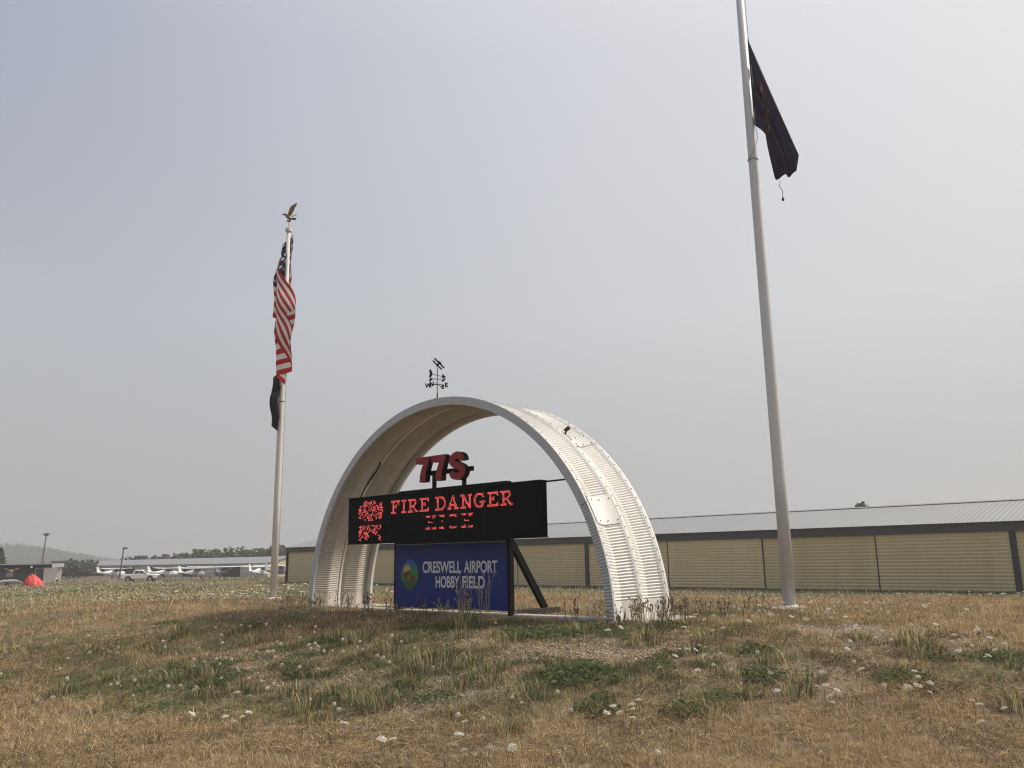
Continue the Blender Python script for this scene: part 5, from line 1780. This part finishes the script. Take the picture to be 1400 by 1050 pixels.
def flower(x, y, kind, label, group, tall=None):
    k = rw.randrange(3) if kind == 'u' else rw.randrange(2)
    sk = rw.choice((0, 0, 1, 1, 2)) if tall is None else tall
    h = (.10, .14, .18, .24)[sk]
    root = empty('wild_carrot_flower' if kind == 'u' else 'seed_puff_flower', (x, y, gz(x, y)))
    root.rotation_euler = (rw.gauss(0, .12), rw.gauss(0, .12), rw.uniform(0, 6.28))
    st = stems[sk].copy(); col.objects.link(st); st.parent = root; st.location = (0, 0, h)
    hd = (umb if kind == 'u' else puf)[k].copy(); col.objects.link(hd); hd.parent = root; hd.location = (0, 0, h)
    if kind == 'u':
        hd.rotation_euler = (rw.gauss(0, .3), rw.gauss(0, .3), 0)
    sc_ = rw.uniform(.7, 1.12)
    hd.scale = (sc_, sc_, sc_)
    tag(root, label, 'flower', group)
UMB=[(-0.48,7.83),(-0.48,7.28),(-1.14,7.43),(-1.06,7.45),(-0.24,7.12),(2.25,11.44),(2.52,11.01),(2.12,10.47),(2.14,10.01),(2.18,9.78),(2.11,9.22),(1.98,9.92),(1.14,8.14),(0.90,8.15),(1.05,8.01),(1.02,7.89),(0.82,7.82),(0.89,7.63),(0.99,7.60),(3.77,8.28),(3.67,7.93),(3.79,8.01),(3.51,7.63),(3.63,7.69),(3.41,7.61),(3.73,7.15),(3.67,6.93),(3.94,6.98),(4.76,9.09),(4.62,9.03),(4.72,8.70),(4.80,8.64),(5.13,9.07),(5.22,9.68),(4.79,9.43),(5.18,9.41),(2.80,7.90),(2.78,7.71),(2.78,7.67),(2.93,8.00),(2.41,8.11),(2.47,8.38),(-3.01,9.81),(-3.12,9.61),(-2.75,8.74),(-2.95,8.80),(-3.32,8.90),(-2.67,8.32),(-2.74,8.95),(1.86,9.81),(1.96,9.60),(2.07,9.48),(2.27,9.64),(1.89,9.02),(2.70,11.14),(1.49,9.18),(3.88,7.29),(-0.39,6.95),(-0.05,6.96),(-1.59,8.02),(-5.98,12.92),(-4.56,9.21)]
PUF=[(-4.65,14.55),(-4.57,14.16),(-4.42,14.21),(-4.73,13.79),(-4.13,11.91),(-3.92,11.47),(-3.80,11.47),(-3.43,11.08),(-4.47,11.95),(-4.39,11.73),(-4.35,12.00),(-3.59,10.59),(-3.23,10.47),(-3.74,10.11),(-3.09,10.47),(-2.89,10.10),(-2.89,10.30),(-3.51,10.95),(-3.58,11.01),(-2.99,12.36),(-2.81,12.16),(-2.64,11.83),(-3.12,13.28),(-2.44,11.44),(-2.34,11.40),(-2.20,11.78),(-2.81,11.71),(-3.23,12.82),(-3.43,11.96),(-2.52,12.57),(-2.15,9.03),(-1.81,8.67),(-1.88,8.97),(3.35,6.80),(3.31,7.89),(2.24,6.51),(1.06,6.72),(-0.07,8.68),(0.03,8.44),(-0.53,8.10),(-0.33,8.05),(-1.79,12.31),(-1.58,11.75),(-1.83,11.27),(-1.56,10.46),(-6.53,13.13),(-7.89,14.70),(-6.72,14.45),(-6.03,14.15),(-5.36,13.13),(-4.89,11.07),(-5.02,10.70),(-6.79,12.99),(4.19,16.56),(3.59,14.98),(3.22,14.32),(3.10,15.10),(3.46,13.28),(2.80,13.12),(3.51,12.68),(3.22,13.03),(3.79,12.89),(3.16,16.38),(4.36,11.27),(5.16,12.60),(4.27,9.97),(5.11,11.12),(3.39,9.26),(3.34,8.55),(2.63,9.34),(2.17,8.80),(0.39,8.77),(0.49,8.15)]
LU = 'flat white wild carrot flower on a thin stem in the dry grass'
LP = 'round pale seed head on a thin stem in the dry grass'
for (x, y) in UMB:
    flower(x, y, 'u', LU, 'white flowers on the slope')
for (x, y) in PUF:
    flower(x, y, 'p', LP, 'pale seed heads on the slope')
for k in range(75):
    x, y = rw.gauss(-3.4, 1.9), rw.uniform(9.8, 16.5)
    flower(x, y, 'p', LP, 'pale seed heads on the slope', rw.choice((0, 1)))
for k in range(60):
    x, y = rw.uniform(2.4, 6.8), rw.uniform(12.2, 19)
    flower(x, y, 'p', LP, 'pale seed heads on the slope', rw.choice((0, 1, 2)))
for k in range(60):
    x, y = rw.uniform(1.2, 7.5), rw.uniform(8.0, 17)
    flower(x, y, 'u', LU, 'white flowers on the slope', rw.choice((0, 1)))
# the flowering field beyond: too many to count
def field_flowers(n, seed):
    r = np.random.default_rng(seed)
    d = r.uniform(26, 112, n)
    x = np.where(r.uniform(0, 1, n) < .74, r.uniform(-.62, -.20, n), r.uniform(-.2, .62, n)) * d
    y = d
    k = (fbm(x * .10, y * .10, 88) + r.normal(0, .10, n) > .47)
    # keep clear of the road and hangar
    off = x * NN[0] + y * NN[1]
    k &= off < hoff - 7
    x, y, d = x[k], y[k], d[k]; n = len(x)
    z = terrain(x, y) + r.uniform(.16, .42, n)
    s = r.uniform(.04, .115, n)
    V = []
    for q in range(6):
        a = q * math.pi / 3
        V.append(np.stack([x + s * math.cos(a), y + s * math.sin(a), z + r.normal(0, .012, n)], 1))
    V.append(np.stack([x, y, z + .03], 1)); V.append(np.stack([x, y, z - .035], 1))
    V = np.concatenate(V)
    i = np.arange(n)
    T = []
    for q in range(6):
        T.append(np.stack([i + q * n, i + ((q + 1) % 6) * n, i + 6 * n], 1))
        T.append(np.stack([i + ((q + 1) % 6) * n, i + q * n, i + 7 * n], 1))
    c = np.array([.66, .64, .52]) * r.uniform(.7, 1.08, (n, 1))
    o = tri_mesh('field_flowers', V, np.concatenate(T), M['petal'], color=np.tile(c, (8, 1)))
    tag(o, 'countless small white flowers in the field behind the mound', 'flowers', kind='stuff')
field_flowers(5200, 9)

# ------------------------------------------------------------------ smoke haze
hz = MB().box(-2600, 2600, -320, 2500, -6, 46).build('haze', M['black'])
hz.data.materials.clear()
hm = bpy.data.materials.new('smoke_haze')
hm.use_nodes = True
hn, hlk = hm.node_tree.nodes, hm.node_tree.links
hn.clear()
ho = hn.new('ShaderNodeOutputMaterial')
hv = hn.new('ShaderNodeVolumePrincipled')
hv.inputs['Color'].default_value = (0.86, 0.86, 0.87, 1)
hv.inputs['Density'].default_value = 0.00085
hv.inputs['Anisotropy'].default_value = 0.25
hlk.new(hv.outputs[0], ho.inputs['Volume'])
hz.data.materials.append(hm)
tag(hz, kind='stuff')
